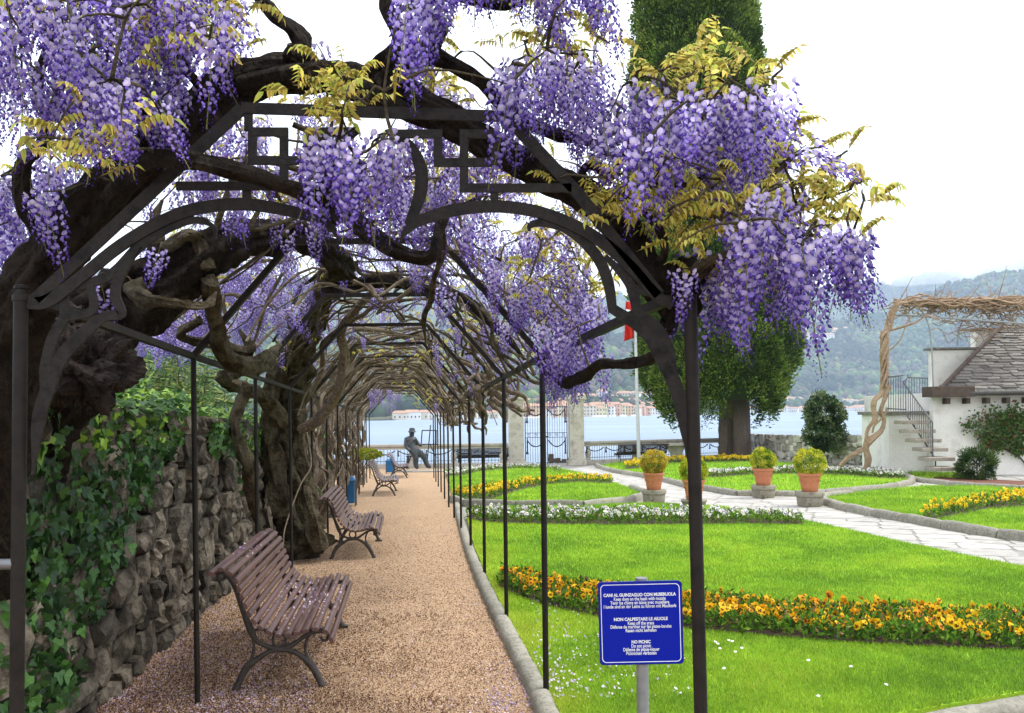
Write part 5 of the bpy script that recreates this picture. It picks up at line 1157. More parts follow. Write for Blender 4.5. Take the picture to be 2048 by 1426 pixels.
def pillar(label, p):
    t = thing('gate_pillar', label, 'pillar', tuple(p), ga); D = p[1]; h = 3.05
    b = MB(); b.box(-.40, .40, -.34, .34, 0, .22); b.box(-.36, .36, -.31, .31, .22, .34); b.build('plinth', m_pil, t, smooth=False, local=True, bevel=.02)
    b = MB(); b.box(-.31, .31, -.27, .27, .34, h - .3); b.build('shaft', m_pil, t, smooth=False, local=True, bevel=.012)
    for z0, z1 in ((.5, 1.15), (1.3, h - .45)):
        b = MB(); w = .22
        for (x0, x1, q0, q1) in ((-w, w, z0, z0 + .035), (-w, w, z1 - .035, z1), (-w, -w + .035, z0 + .035, z1 - .035), (w - .035, w, z0 + .035, z1 - .035)): b.box(x0, x1, -.285, -.268, q0, q1)
        b.build('panel_moulding', m_pil, t, smooth=False, local=True)
    for r in (.15, .09, .035):
        b = MB(); b.tube([(r * math.cos(a), -.275, 1.75 + r * math.sin(a)) for a in np.linspace(0, 2 * math.pi, 17)], .018, sides=6, sub=1, cap=False); b.build('roundel', m_pil, t, local=True)
    b = MB(); b.box(-.36, .36, -.31, .31, h - .3, h - .2); b.box(-.42, .42, -.37, .37, h - .2, h - .08); b.box(-.38, .38, -.33, .33, h - .08, h); b.build('capital', m_pil, t, smooth=False, local=True, bevel=.02)
pillar('pale carved stone gate pillar with a black bench at its left', PA); pillar('pale carved stone gate pillar next to the paved path', PB_)
# iron gate between the pillars
g0 = PA[:2] + wd * .40; g1 = PB_[:2] - wd * .40; gl = np.linalg.norm(g1 - g0); gate = thing('iron_gate', 'light openwork iron gate with garlands between the two stone pillars', 'gate', (g0[0], g0[1], gz(g0[1])))
def gp_(s, z, o=0): q = g0 + wd * s; return np.array([q[0], q[1] - o, gz(g0[1]) + z])
nb = 17
for k in range(nb + 1):
    b = MB(); th = .022 if k in (0, nb, nb // 2, nb // 2 + 1) else .008; b.tube([gp_(k * gl / nb, .04), gp_(k * gl / nb, 2.72 + .12 * math.sin(math.pi * k / nb))], th, sides=6, spline=False); b.build('gate_bar', m_fe, gate)
for z in (.12, 1.22, 1.42, 2.55):
    b = MB(); b.bar(gp_(0, z), gp_(gl, z), .02, .022); b.build('gate_rail', m_fe, gate, smooth=False)
for k in range(6):
    b = MB(); c = (k + .5) * gl / 6; b.tube([gp_(c + (.02 + .06 * t / 9) * math.cos(t), 1.32 + (.02 + .06 * t / 9) * math.sin(t)) for t in np.linspace(0, 9, 14)], .008, sides=5, sub=2); b.build('scroll', m_fe, gate)
for z0 in (1.1, 2.45):
    for s in (0, 1):
        a, c = s * gl / 2 + .08, (s + 1) * gl / 2 - .08; b = MB(); b.tube([gp_(lerp(a, c, t), z0 - .28 * (1 - (2 * t - 1) ** 2), .04) for t in np.linspace(0, 1, 9)], .025, sides=6, sub=4, gnarl=.9, gfreq=22); b.build('garland', m_fe, gate)
        e = a if s == 0 else c; b = MB(); b.tube([gp_(e, z0 + .1, .04), gp_(e, z0 - .2, .04), gp_(e, z0 - .45, .04), gp_(e, z0 - .6, .04)], [.02, .03, .03, .06], sides=6, sub=4, gnarl=.8, gfreq=20); b.build('garland', m_fe, gate)
b = MB(); b.tube([gp_(gl * .52, 1.22, .07), gp_(gl * .52, 1.28, .07)], .06, sides=10, spline=False); b.build('lock_box', m_fe, gate)
# mooring posts in the water beyond the gate
m_wood = mat('weathered_wood', [(.06, .045, .03), (.15, .11, .08)], scale=6, bump=.6, stretch=(4, 4, .6), rough=.9)
for k, (px, py, lab) in enumerate(((1102, 908, 'tallest wooden mooring post seen through the iron gate'), (1116, 916, 'middle wooden mooring post seen through the iron gate'), (1128, 918, 'lowest wooden mooring post nearest the right gate pillar'))):
    t0 = P(px, py, 43 + k * .6); b = MB(); b.tube([(t0[0], t0[1], -3.5), t0], .13, sides=10, spline=False); tag(b.build('mooring_post', m_wood, None, loc=(t0[0], t0[1], ZL)), lab, 'mooring post', 'wooden mooring posts')
b = MB(); b.bar(P(1096, 917, 42.8), P(1130, 928, 42.8), .08, .2); tag(b.build('mooring_beam', m_wood, None, smooth=False, loc=tuple(P(1096, 922, 42.8))), 'wooden beam joining the mooring posts beyond the gate', 'beam')
# stone basin
g = G(1352, 922); b = MB(); b.lathe(g, [(.28, 0), (.30, .06), (.22, .14), (.26, .3), (.42, .62), (.56, .72), (.62, .74), (.62, .84), (.55, .85), (.5, .78), (.01, .76)], 24); t = thing('stone_basin', 'wide pale stone basin by the balustrade right of the black bench', 'basin', tuple(g)); b.build('bowl', m_pil, t)
# ------------------------------------------------------------------ flagpole and flag
g = G(1278, 927); t = thing('flagpole', 'slim pale flagpole rising in front of the balustrade', 'flagpole', tuple(g))
top = P(1268, 560, g[1]); b = MB(); b.tube([g, top], [.085, .055], sides=12, spline=False); b.build('pole', mat('flagpole_paint', [(.42, .43, .44), (.55, .55, .55)], rough=.4), t); b = MB(); b.lathe(top, [(.06, 0), (.09, .05), (.06, .12), (.01, .14)], 10); b.build('finial', m_galv, t)
b = MB(); V = []; f = []; nx, ny = 9, 16
for j in range(ny):
    for i in range(nx):
        s, q_ = i / (nx - 1), j / (ny - 1); p = P(1268 - 20 * s * (.8 + .2 * q_), 603 + 72 * q_ + 8 * s * (q_), g[1]); V.append(p + (0, .12 * math.sin(s * 9 + q_ * 2), 0))
f = [(j * nx + i, j * nx + i + 1, (j + 1) * nx + i + 1, (j + 1) * nx + i) for j in range(ny - 1) for i in range(nx - 1)]
b.add(V, f); o = b.build('flag', mat('flag_red', [(.62, .02, .012), (.75, .04, .02)], scale=2, rough=.7, transl=.3), None, loc=tuple(P(1268, 603, g[1]))); md = o.modifiers.new('s', 'SOLIDIFY'); md.thickness = .01; tag(o, 'red flag with a white band hanging slack from the flagpole', 'flag')
b = MB(); b.add([P(1250 + x, 618 + y, g[1] - .16) for x, y in ((2, 0), (11, 2), (11, 8), (2, 6))], [(0, 1, 2, 3)]); ob = b.build('flag_mark', m_white, o, smooth=False); 

# ------------------------------------------------------------------ bronze painter
m_br = mat('bronze', [(.012, .015, .018), (.045, .052, .058), (.022, .027, .03)], scale=6, bump=.4, bscale=14, rough=.45, metallic=.35, spec=.5, bdist=.02)
gS = G(845, 944); DSt = gS[1]; us = DSt / F
b = MB(); q = [(-.85, -.45), (1.0, -.45), (1.0, .45), (-.85, .45)]; b.add([(gS[0] + x - .1, gS[1] + y, gS[2] + z) for z in (0, .07) for x, y in q], [(0, 3, 2, 1), (4, 5, 6, 7), (0, 1, 5, 4), (1, 2, 6, 5), (2, 3, 7, 6), (3, 0, 4, 7)])
tag(b.build('statue_plinth', m_lime, None, smooth=False, loc=tuple(gS)), 'thin stone slab under the bronze painter', 'plinth')
def sp(px, py, dy=0.0): p = P(px, py, DSt); p[1] += dy; return p
fig = thing('bronze_statue', 'bronze statue of a seated painter in a hat and waistcoat, seen from behind', 'statue', tuple(gS))
J = {'pel': sp(826, 906), 'wa': sp(822, 895), 'ch': sp(820, 884), 'up': sp(821, 877), 'nk': sp(823, 872), 'hd': sp(823.5, 867), 'tp': sp(824, 863),
     'ls': sp(814, 879, -.08), 'le': sp(812, 892, -.14), 'lw': sp(820, 900, -.22), 'lh': sp(823, 901, -.24),
     'rs': sp(828, 879, .06), 're': sp(835, 888, .12), 'rw': sp(841, 891, .1), 'rh': sp(844, 890, .1),
     'lk': sp(833, 909, -.16), 'la': sp(832, 932, -.16), 'lf': sp(838, 937, -.16), 'rk': sp(846, 910, .12), 'ra': sp(854, 932, .14), 'rf': sp(862, 936, .14)}
rd = dict(pel=.23, wa=.22, ch=.24, up=.20, nk=.085, hd=.12, tp=.10, ls=.12, le=.085, lw=.06, lh=.06, rs=.12, re=.085, rw=.06, rh=.06, lk=.13, la=.10, lf=.075, rk=.13, ra=.10, rf=.075)
E = [('pel', 'wa'), ('wa', 'ch'), ('ch', 'up'), ('up', 'nk'), ('nk', 'hd'), ('hd', 'tp'), ('up', 'ls'), ('ls', 'le'), ('le', 'lw'), ('lw', 'lh'), ('up', 'rs'), ('rs', 're'), ('re', 'rw'), ('rw', 'rh'), ('pel', 'lk'), ('lk', 'la'), ('la', 'lf'), ('pel', 'rk'), ('rk', 'ra'), ('ra', 'rf')]
ks = list(J); me = bpy.data.meshes.new('body'); me.from_pydata([tuple(J[k] - gS) for k in ks], [(ks.index(a), ks.index(c)) for a, c in E], []); ob = bpy.data.objects.new('body', me); C.objects.link(ob); ob.parent = fig
sk = ob.modifiers.new('skin', 'SKIN'); me.skin_vertices.new() if not me.skin_vertices else None
for i, k in enumerate(ks): me.skin_vertices[0].data[i].radius = (rd[k], rd[k]); me.skin_vertices[0].data[i].use_root = (k == 'pel')
sb = ob.modifiers.new('sub', 'SUBSURF'); sb.levels = sb.render_levels = 2; me.materials.append(m_br); sk.use_smooth_shade = True
hc = J['tp'] + np.array([0, 0, .02]); b = MB(); b.lathe(hc, [(.155, -.05), (.165, -.03), (.125, .0), (.118, .02), (.112, .07), (.09, .12), (.03, .11), (.01, .11)], 20, gn=.05); b.build('hat', m_br, fig)
b = MB(); c0 = sp(821, 886, 0); b.lathe(c0, [(.20, -.22), (.21, -.1), (.205, 0), (.20, .1), (.15, .17)], 16, gn=.04); b.build('waistcoat', m_br, fig)
b = MB(); 
for s in range(6): b.tube([J['lh'] + (0, .01 * s, 0), J['lh'] + (.06, .012 * s - .02, -.01), J['lh'] + (.10, .012 * s - .02, -.04)], [.014, .012, .009], sides=5, sub=2); b.tube([J['rh'] + (0, .01 * s, 0), J['rh'] + (.05, .012 * s - .02, .0), J['rh'] + (.08, .012 * s - .02, -.03)], [.014, .012, .009], sides=5, sub=2)
b.build('fingers', m_br, fig, kind='stuff')
st = thing('stool', 'bronze folding stool under the seated painter', 'stool', tuple(sp(824, 938)))
for a, c in (((816, 912, -.12), (814, 937, -.2)), ((816, 912, .12), (814, 937, .2)), ((834, 912, -.1), (834, 937, -.12)), ((834, 912, .1), (834, 937, .12)), ((816, 930, -.1), (822, 913, -.1))):
    b = MB(); b.tube([sp(a[0], a[1], a[2]), sp(c[0], c[1], c[2])], .03, sides=8, spline=False); b.build('leg', m_br, st)
b = MB(); b.bar(sp(813, 912), sp(837, 912), .4, .05, up=(0, 0, 1)); b.build('seat', m_br, st, smooth=False, bevel=.02)
ea = thing('easel', 'thin bronze easel with an empty canvas frame in front of the painter', 'easel', tuple(sp(858, 938)))
for nm, pr in (('easel_leg', ((860, 850), (852, 936))), ('easel_leg', ((858, 888), (872, 917))), ('frame_bar', ((843, 861), (872, 861))), ('frame_bar', ((842, 889), (873, 889))), ('frame_bar', ((843, 861), (841, 889))), ('frame_bar', ((871, 861), (871, 889))), ('easel_leg', ((866, 880), (868, 936)))):
    b = MB(); b.tube([sp(*pr[0], .25), sp(*pr[1], .25)], .022, sides=8, spline=False); b.build(nm, m_br, ea)

# ------------------------------------------------------------------ stuccoed house, stair and landing
m_stuc = mat('lime_stucco', [(.46, .42, .35), (.70, .68, .63), (.62, .59, .53)], scale=1.1, detail=10, bump=.45, bscale=14, rough=.95, pos=(.25, .7), bdist=.03)
m_roofs = mat('roof_stone', [(.07, .06, .05), (.19, .175, .155), (.12, .105, .09), (.27, .25, .225)], scale=6, detail=8, bump=.6, bscale=30, rnd=.42, rough=.85, local=True)
m_darkw = mat('dark_timber', [(.05, .035, .028), (.10, .07, .055)], scale=6, rough=.8); m_gut = mat('gutter_metal', [(.05, .05, .045), (.10, .095, .085)], scale=6, rough=.6, metallic=.3)
D1 = 28.2     # front face of the house
house = thing('stucco_house', 'white stuccoed garden house with a stone slab roof at the right edge', 'house', tuple(P(1925, 955, D1)))
X0 = P(1866, 800, D1)[0]; Xr = X0 + 9
def zp(py, px=1950, D=D1): return P(px, py, D)[2]
ze = zp(792); 
b = MB(); b.box(X0, Xr, D1, D1 + 5.5, gz(D1) - .3, ze + .12); b.build('wall', m_stuc, house, smooth=False)
# roof slope: eaves at z=ze+.05 rising away from the camera; left verge runs from (1895,768) to (2005,662)
A0 = P(1884, 783, D1 - .35); A1 = P(2008, 655, D1 + 3.4)
rise = (A1[2] - A0[2]) / (A1[1] - A0[1]); sx = (A1[0] - A0[0]) / (A1[1] - A0[1])
def rf(u_, v_, dz=0): y = A0[1] + v_ * (A1[1] - A0[1]); return np.array([A0[0] + sx * (y - A0[1]) * (1 if u_ == 0 else 0) + 0, y, A0[2] + rise * (y - A0[1]) + dz])
roof = MB(); ty = A1[1] - A0[1]; RW = 8.5
roof.add([(A0[0], A0[1], A0[2] - .05), (A0[0] + RW, A0[1], A0[2] - .05), (A0[0] + RW, A1[1], A1[2] - .05), (A1[0], A1[1], A1[2] - .05), (A0[0], A0[1] + .02, A0[2] - .14), (A0[0] + RW, A0[1] + .02, A0[2] - .14)], [(0, 1, 2, 3), (4, 5, 1, 0)])
roof_o = roof.build('roof', m_darkw, house, smooth=False)
ru = unit_meshes('roof_slab', m_roofs, 8, 2, .10); cnt = 0; row = 0; y = A0[1] - .12; st = MB(); pit = math.atan(rise)
slabs = []
while y < A1[1] + .05:
    x = A0[0] + sx * (y - A0[1]) + .02 + rs.uniform(0, .06)
    while x < A0[0] + 6.2:
        w = rs.uniform(.22, .62); slabs.append((x, y, w)); x += w + .012
    y += .19 * math.cos(pit)
for (x, y, w) in slabs:
    z = A0[2] + rise * (y - A0[1]) + .03 + rs.uniform(0, .025); sc = (w, .05 + rs.uniform(0, .045), .34)
    loc = np.array([x + w / 2, y + .12, z + .06]); rot = (-math.pi / 2 + pit * .66 + rs.uniform(-.03, .03), rs.uniform(-.03, .03), rs.uniform(-.07, .07))
    me, V, f = ru[cnt % 8]
    if cnt < 300: link('roof_slab', me, roof_o, tuple(loc - wloc(roof_o)), rot, sc)
    else: st.add((V * sc) @ eul(*rot).T + loc, f)
    cnt += 1
st.n and st.build('roof_slab', m_roofs, roof_o, smooth=False, kind='stuff'); print('roof slabs', cnt)
b = MB(); b.tube([(A0[0] + .75, A0[1] - .12, A0[2] - .06), (A0[0] + RW, A0[1] - .12, A0[2] - .02)], .075, sides=10, spline=False); b.build('gutter', m_gut, house)
b = MB(); b.box(X0 - .28, X0 + 1.05, A0[1] - .18, A0[1] + .5, ze - .02, ze + .30); b.build('gutter_box', m_darkw, house, smooth=False, bevel=.01)
for k in range(9): b = MB(); xx = X0 + .35 + k * .62; b.box(xx - .06, xx + .06, D1 - .28, D1 + .01, ze - .24, ze - .06); b.build('rafter_end', m_darkw, house, smooth=False)
b = MB(); b.bar(A0 + (-.05, -.05, .06), A1 + (-.03, 0, .10), .10, .16); b.build('verge_board', m_darkw, house, smooth=False)
# stepped parapets
def pbox(name, x0, x1, y0, y1, D, dep, m, parent, bev=0):
    a = P(x0, y1, D); c = P(x1, y0, D); b = MB(); b.box(a[0], c[0], D, D + dep, a[2], c[2]); return b.build(name, m, parent, smooth=False, bevel=bev)
pbox('parapet_wall', 1867, 2010, 699, 800, D1 + 1.8, .35, m_stuc, house); pbox('parapet_slab', 1862, 1962, 694, 699.5, D1 + 1.7, .55, m_roofs, house)
pbox('parapet_wall', 1952, 2100, 660, 760, D1 + 3.2, .35, m_stuc, house); pbox('parapet_slab', 1947, 2100, 654, 660.5, D1 + 3.1, .55, m_roofs, house)
# stair block and landing
DL = 28.6; stair = thing('stone_stair', 'open stone stair climbing to a railed landing against the stucco house', 'stairs', tuple(P(1830, 945, DL)))
pbox('landing_wall', 1779, 1866, 828, 960, DL, 2.2, m_stuc, stair); pbox('landing_slab', 1773, 1868, 822, 830, DL - .15, 2.4, m_roofs, stair, .01)
m_stepm = mat('step_stone', [(.13, .11, .085), (.32, .28, .23), (.22, .19, .155)], scale=5, bump=.5)
tre = [(1808, 1862, 845), (1819, 1872, 863), (1831, 1884, 882), (1846, 1897, 900), (1858, 1911, 919), (1872, 1921, 939)]
for k, (x0, x1, y) in enumerate(tre):
    D = 27.9 - k * .32; pbox('step', x0, x1, y - 4.5, y + 3.5, D - .4, .75, m_stepm, stair, .012)
def rl(pts, r, nm='handrail', m=m_feg, par=None): b = MB(); b.tube(pts, r, sides=7, spline=False); return b.build(nm, m, par)
rlg = thing('stair_railing', 'grey wrought iron railing of the landing and the stone stair', 'railing', tuple(P(1779, 828, DL - .2)))
DR = DL - .35
rl([P(1776, 754, DR), P(1806, 751, DR)], .022, par=rlg); rl([P(1776, 817, DR), P(1812, 819, DR)], .018, 'bottom_rail', par=rlg); rl([P(1806, 764, DR), P(1865, 845, DR - 1.7)], .022, par=rlg); rl([P(1811, 827, DR), P(1871, 918, DR - 1.7)], .02, 'bottom_rail', par=rlg)
rl([P(1806, 764, DR), P(1812, 760, DR), P(1816, 754, DR), P(1816, 749, DR)], .018, 'scroll', par=rlg)
rl([P(1815, 755, DL + 1.9), P(1868, 757, DL + 1.9)], .02, par=rlg); rl([P(1815, 812, DL + 1.9), P(1868, 812, DL + 1.9)], .018, 'bottom_rail', par=rlg)
for k in range(8): x = 1777 + k * 4.9; rl([P(x, 753.5 if k < 6 else 762, DR), P(x, 822, DR)], .0105, 'baluster', par=rlg)
for k in range(13): t_ = k / 12; rl([P(lerp(1812, 1865, t_), lerp(772, 845, t_), DR - 1.7 * t_), P(lerp(1812, 1865, t_), lerp(829, 909, t_), DR - 1.7 * t_)], .0105, 'baluster', par=rlg)
for k in range(10): x = 1818 + k * 5.3; rl([P(x, 756, DL + 1.9), P(x, 813, DL + 1.9)], .009, 'baluster', par=rlg)
for (x, y0, y1) in ((1865, 843, 918), (1871, 913, 942)): rl([P(x, y0, DR - 1.7), P(x, y1, DR - 1.7)], .022, 'newel', par=rlg)
# pipe pergola over the landing, with the bare vine
fr2 = thing('pipe_arbour', 'thin grey pipe arches carrying the bare vine over the landing', 'arbour', tuple(P(1866, 800, DL)))
m_pipe = mat('arbour_pipe', [(.22, .23, .24), (.32, .33, .34)], scale=6, rough=.5, metallic=.3)
def pipe(pts, r=.025): b = MB(); b.tube(pts, r, sides=8, sub=4); return b.build('pipe', m_pipe, fr2)
pipe([P(1868, 820, DL - .1), P(1866, 760, DL - .1), P(1863, 690, DL - .1), P(1857, 650, DL - .1), P(1845, 625, DL), P(1828, 608, DL + .3), P(1800, 600, DL + .9)])
pipe([P(1914, 690, DL + .6), P(1918, 660, DL + .6), P(1926, 642, DL + .8), P(1945, 622, DL + 1.2), P(1980, 610, DL + 1.8)]); pipe([P(2010, 650, DL + .6), P(2003, 636, DL + .7), P(1995, 622, DL + 1), P(1980, 612, DL + 1.5)])
pipe([P(1790, 630, DL), P(1860, 634, DL - .1), P(1950, 640, DL - .3), P(2120, 652, DL - .5)], .03); pipe([P(1788, 604, DL + .5), P(1900, 606, DL + .4), P(2140, 612, DL + .2)], .02)
rv = thing('bare_vine', 'bare forked tan vine twisting up from the lawn and over the pipe arbour', 'vine', tuple(G(1735, 936)))
m_barkt = mat('bare_vine_bark', [(.16, .095, .055), (.36, .25, .16), (.25, .17, .11), (.42, .32, .22)], scale=5, detail=8, bump=.9, bscale=16, rough=.9, bdist=.03, pos=(.28, .72))
DV = 28.3
def bv(spec, name='branch', sides=9, gn=.3): b = MB(); b.tube([P(a, c, D) for a, c, D, r in spec], [r * D / F for a, c, D, r in spec], sides=sides, sub=5, gnarl=gn, gfreq=3, ridges=3, twist=3, seed=spec[0][0]); return b.build(name, m_barkt, rv)
bv([(1733, 940, DV, 7), (1735, 918, DV, 6.5), (1732, 895, DV, 6), (1737, 884, DV, 6.5), (1752, 872, DV, 5.5), (1765, 858, DV, 4.5), (1768, 840, DV, 4), (1762, 822, DV, 4.5), (1768, 800, DV, 4.5), (1778, 770, DV, 5)], 'trunk')
bv([(1680, 932, DV, 4.5), (1692, 918, DV, 4), (1712, 906, DV, 4.5), (1735, 893, DV, 5.5)], 'trunk'); bv([(1728, 940, DV, 4), (1738, 920, DV, 5), (1733, 900, DV, 5)], 'trunk')
bv([(1732, 882, DV, 4.5), (1734, 862, DV, 4), (1742, 848, DV, 4), (1750, 838, DV, 4.5), (1748, 815, DV, 4.5), (1750, 800, DV, 4.5), (1762, 788, DV, 5), (1766, 770, DV, 5)], 'trunk'); bv([(1745, 866, DV, 2), (1748, 852, DV, 2), (1760, 840, DV, 2), (1771, 826, DV, 2), (1774, 815, DV, 2)])
for k in range(5):
    ph = k * 1.256
    bv([(1769 + 6.5 * math.cos(ph + j * .8), 775 - j * 15, DV + .11 * math.sin(ph + j * .8), 2.3 + (k == 0) * 1.2) for j in range(8)] + [(1772 + k * 2, 658, DV, 3.2), (1775 + k * 2.5, 640, DV, 3), (1782 + k * 2.5, 620, DV, 3), (1795 + k * 3, 606, DV, 2.4), (1830 + 10 * k, 600, DV + .3, 1.5)], 'branch')
bv([(1772, 670, DV, 2), (1764, 662, DV, 3), (1766, 676, DV, 3.5), (1770, 690, DV, 3)]); bv([(1776, 662, DV, 2.5), (1800, 655, DV, 2.4), (1830, 645, DV, 2.0), (1855, 632, DV, 1.8), (1880, 640, DV, 1.5)])
bv([(1780, 700, DV, 1.3), (1800, 680, DV, 1.2), (1812, 650, DV, 1.2), (1822, 630, DV, 1.2)])
rt = np.random.RandomState(4); tw = MB()
for k in range(330):
    x = rt.uniform(1785, 2080); y = 608 + rt.normal(0, 7) + (x - 1785) * .02 + (12 if rt.rand() < .25 else 0); D = DL + rt.uniform(-.4, 1.3); p = P(x, y, D); pts = [p]; d = np.array([rt.normal(.2, 1), rt.normal(0, .5), rt.normal(.1, .45)])
    for j in range(4): d = d + rt.normal(0, .5, 3); p = p + d * .085; pts.append(p)
    tw.tube(pts, [.022, .02, .016, .011, .006], sides=5, sub=2, cap=False)
for k in range(60):
    x = rt.uniform(1780, 1980); p = P(x, 606 + rt.uniform(-6, 6), DL + rt.uniform(-.3, 1)); pts = [p + (j * .35 + rt.normal(0, .04), rt.normal(0, .05), rt.normal(0, .06)) for j in range(7)]; tw.tube(pts, [.035, .03, .03, .026, .024, .02, .012], sides=6, sub=3)
for k in range(30):
    x = rt.uniform(1850, 2000); p = P(x, 640 + rt.uniform(-5, 25), DL + rt.uniform(0, .8)); pts = [p + (j * .22, rt.normal(0, .05), rt.normal(-.01, .05) * j) for j in range(6)]; tw.tube(pts, .012, sides=5, sub=2)
tw.build('twig', m_barkt, rv, kind='stuff')
# climbing rose on the house wall
cr_ = thing('climbing_rose', 'green and red tinged climbing plant spread on the stucco wall below the gutter', 'climber', (P(2040, 950, D1)[0], D1 - .05, gz(D1))); rc2 = np.random.RandomState(8); b = MB(); pos = []
for k in range(26):
    e = (rc2.uniform(1925, 2060), rc2.uniform(812, 900)); 
    if e[1] > 860 and e[0] < 1960: continue
    p0 = P(2040, 915, D1 - .06); p1 = P(e[0] * .5 + 1005, e[1] * .5 + 445, D1 - .08); p2 = P(e[0], e[1], D1 - .12); b.tube([p0, p1, p2], [.02, .014, .005], sides=5, sub=4)
    for j in range(130): t_ = rc2.uniform(.45, 1.05); pos.append((p0 * (1 - t_) ** 2 + 2 * p1 * t_ * (1 - t_) + p2 * t_ * t_) + rc2.normal(0, .10, 3) * (1, .4, 1) - (0, .1, 0))
b.tube([P(2070, 960, D1 - .06), P(2052, 930, D1 - .06), P(2040, 915, D1 - .06)], .025, sides=6, sub=3)
b.build('stem', m_twig, cr_, kind='stuff'); pos = np.array(pos); pal = np.array([(.05, .11, .025), (.08, .16, .03), (.13, .20, .04), (.20, .07, .04)]); V, Fc, Cc = leafcloud(pos, rc2.normal(0, 1, (len(pos), 3)) + (0, -.8, 0), .11, pal[rc2.choice(4, len(pos), p=[.35, .35, .17, .13])], .7, .3, .5, rc2); meshobj('leaves', V, Fc, Cc, m_leaf, cr_, 'stuff')
b = MB(); g = G(1757, 938); b.lathe(g, [(.09, 0), (.13, .2), (.14, .2), (.14, .25), (.01, .24)], 14); tag(b.build('clay_pot', m_terra, None, loc=tuple(g)), 'small clay pot at the foot of the lake wall beside the bare vine', 'flower pot')

# dark roofed shed glimpsed at the left edge
sh = thing('shed', 'dark tiled eave and pale wall glimpsed at the left edge behind the vine', 'shed', (-9.5, 9.5, gz(9)))
b = MB(); b.box(-12, -6.2, 11.0, 14, 0, 2.95); b.build('wall', mat('pale_render', [(.5, .5, .5), (.62, .62, .62)], scale=2), sh, smooth=False)
b = MB(); b.add([(-12.2, 10.4, 3.0), (-5.6, 10.4, 3.0), (-5.6, 14, 3.9), (-12.2, 14, 3.9), (-12.2, 10.4, 2.84), (-5.6, 10.4, 2.84), (-5.6, 14, 3.74), (-12.2, 14, 3.74)], [(0, 1, 2, 3), (7, 6, 5, 4), (0, 4, 5, 1), (1, 5, 6, 2), (2, 6, 7, 3), (3, 7, 4, 0)]); b.build('roof', m_darkw, sh, smooth=False)

# ------------------------------------------------------------------ towns across the lake
m_tw = mat('far_render', [(.9, .9, .9), (1.05, 1.05, 1.05)], scale=.2, attr=True, rough=.9); m_tr = mat('far_roof_tile', [(.30, .17, .11), (.42, .26, .17)], scale=.4, rough=.9); m_win = mat('far_window', [(.04, .045, .05)], rough=.4)
rh = np.random.RandomState(12)
WC_ = [((.62, .56, .44), 'cream'), ((.72, .70, .66), 'white'), ((.60, .42, .24), 'ochre'), ((.62, .36, .26), 'pink'), ((.66, .60, .36), 'yellow')]
place_words = ['by the water', 'behind the shore road', 'on the slope above the shore', 'among trees', 'in the hamlet on the hill']
used = {}
def far_house(px, py, D, w, d, h, ci, grp, where):
    base = P(px, py, D); colr, cn = WC_[ci]; z0 = base[2]; rz = rh.uniform(-.5, .5); wn = 'long' if w > 20 else ('narrow' if w < 11 else 'square')
    used[where] = used.get(where, 0) + 1; key = f'{cn} {wn} red roofed house, {ORD[used[where] - 1]} from left {where}'
    t = thing('lake_house', key, 'house', tuple(base), rz, group=grp)
    b = MB(); b.box(-w / 2, w / 2, -d / 2, d / 2, -6, h, colr); b.build('wall', m_tw, t, smooth=False, local=True)
    rh_ = d * .26; e = .6; b = MB(); b.add([(-w / 2 - e, -d / 2 - e, h), (w / 2 + e, -d / 2 - e, h), (w / 2 + e, d / 2 + e, h), (-w / 2 - e, d / 2 + e, h), (-w / 2 + d * .2, 0, h + rh_), (w / 2 - d * .2, 0, h + rh_)], [(0, 1, 5, 4), (2, 3, 4, 5), (1, 2, 5), (3, 0, 4), (3, 2, 1, 0)]); b.build('roof', m_tr, t, smooth=False, local=True)
    b = MB(); nf = max(1, int(h / 3)); nw = max(2, int(w / 3))
    for j in range(nf):
        for i in range(nw): x = -w / 2 + (i + .5) * w / nw; z = 1.1 + j * h / nf; b.box(x - .55, x + .55, -d / 2 - .08, -d / 2 + .02, z, z + 1.6)
    b.build('window', m_win, t, smooth=False, local=True, kind='stuff')
def shore_py(px, D): return HZ - (px - 1024) * ROLL + (EYE - ZL - .5) / D * F
def slope_py(px, t):
    D, z = hillz(px, t, 1); return HZ - (px - 1024) * ROLL + (EYE - z) / D * F, D
for px in np.arange(1044, 1345, 9.5):
    D = shoreD(px) + 14; far_house(px + rh.uniform(-2, 2), shore_py(px, D), D, rh.uniform(9, 24), 9, rh.uniform(7, 12), rh.randint(5), 'shore houses across the lake seen beside the gate', 'on the far town waterfront')
for px in np.arange(1040, 1345, 14):
    py, D = slope_py(px, rh.uniform(.05, .09)); far_house(px, py, D, rh.uniform(10, 20), 10, rh.uniform(7, 10), rh.choice([0, 2, 3, 1]), 'second row of houses across the lake', 'in the far town second row')
for px in np.arange(1160, 1340, 22):
    py, D = slope_py(px, rh.uniform(.12, .22)); far_house(px, py, D, rh.uniform(10, 18), 10, 7, rh.choice([0, 1, 1, 3]), 'houses on the slope above the town', 'on terraces above the far town')
for px in np.arange(1500, 1800, 13):
    D = shoreD(px) + 16; far_house(px + rh.uniform(-4, 4), shore_py(px, D), D, rh.uniform(12, 30), 10, rh.uniform(5, 8.5), rh.choice([0, 1, 1, 2]), 'shore houses beyond the round bush', 'on the far shore right of the cypress')
for px in np.arange(1560, 1800, 15):
    py, D = slope_py(px, rh.uniform(.05, .14)); far_house(px, py, D, rh.uniform(12, 26), 11, rh.uniform(6, 9), rh.choice([0, 1, 1]), 'houses among trees above the right shore', 'among trees above the shore')
for px in np.arange(1596, 1690, 7):
    py, D = slope_py(px, rh.uniform(.80, .97)); far_house(px, py, D, rh.uniform(14, 26), 14, rh.uniform(7, 11), rh.choice([1, 1, 0]), 'hamlet high on the hill', 'in the hamlet high uphill')
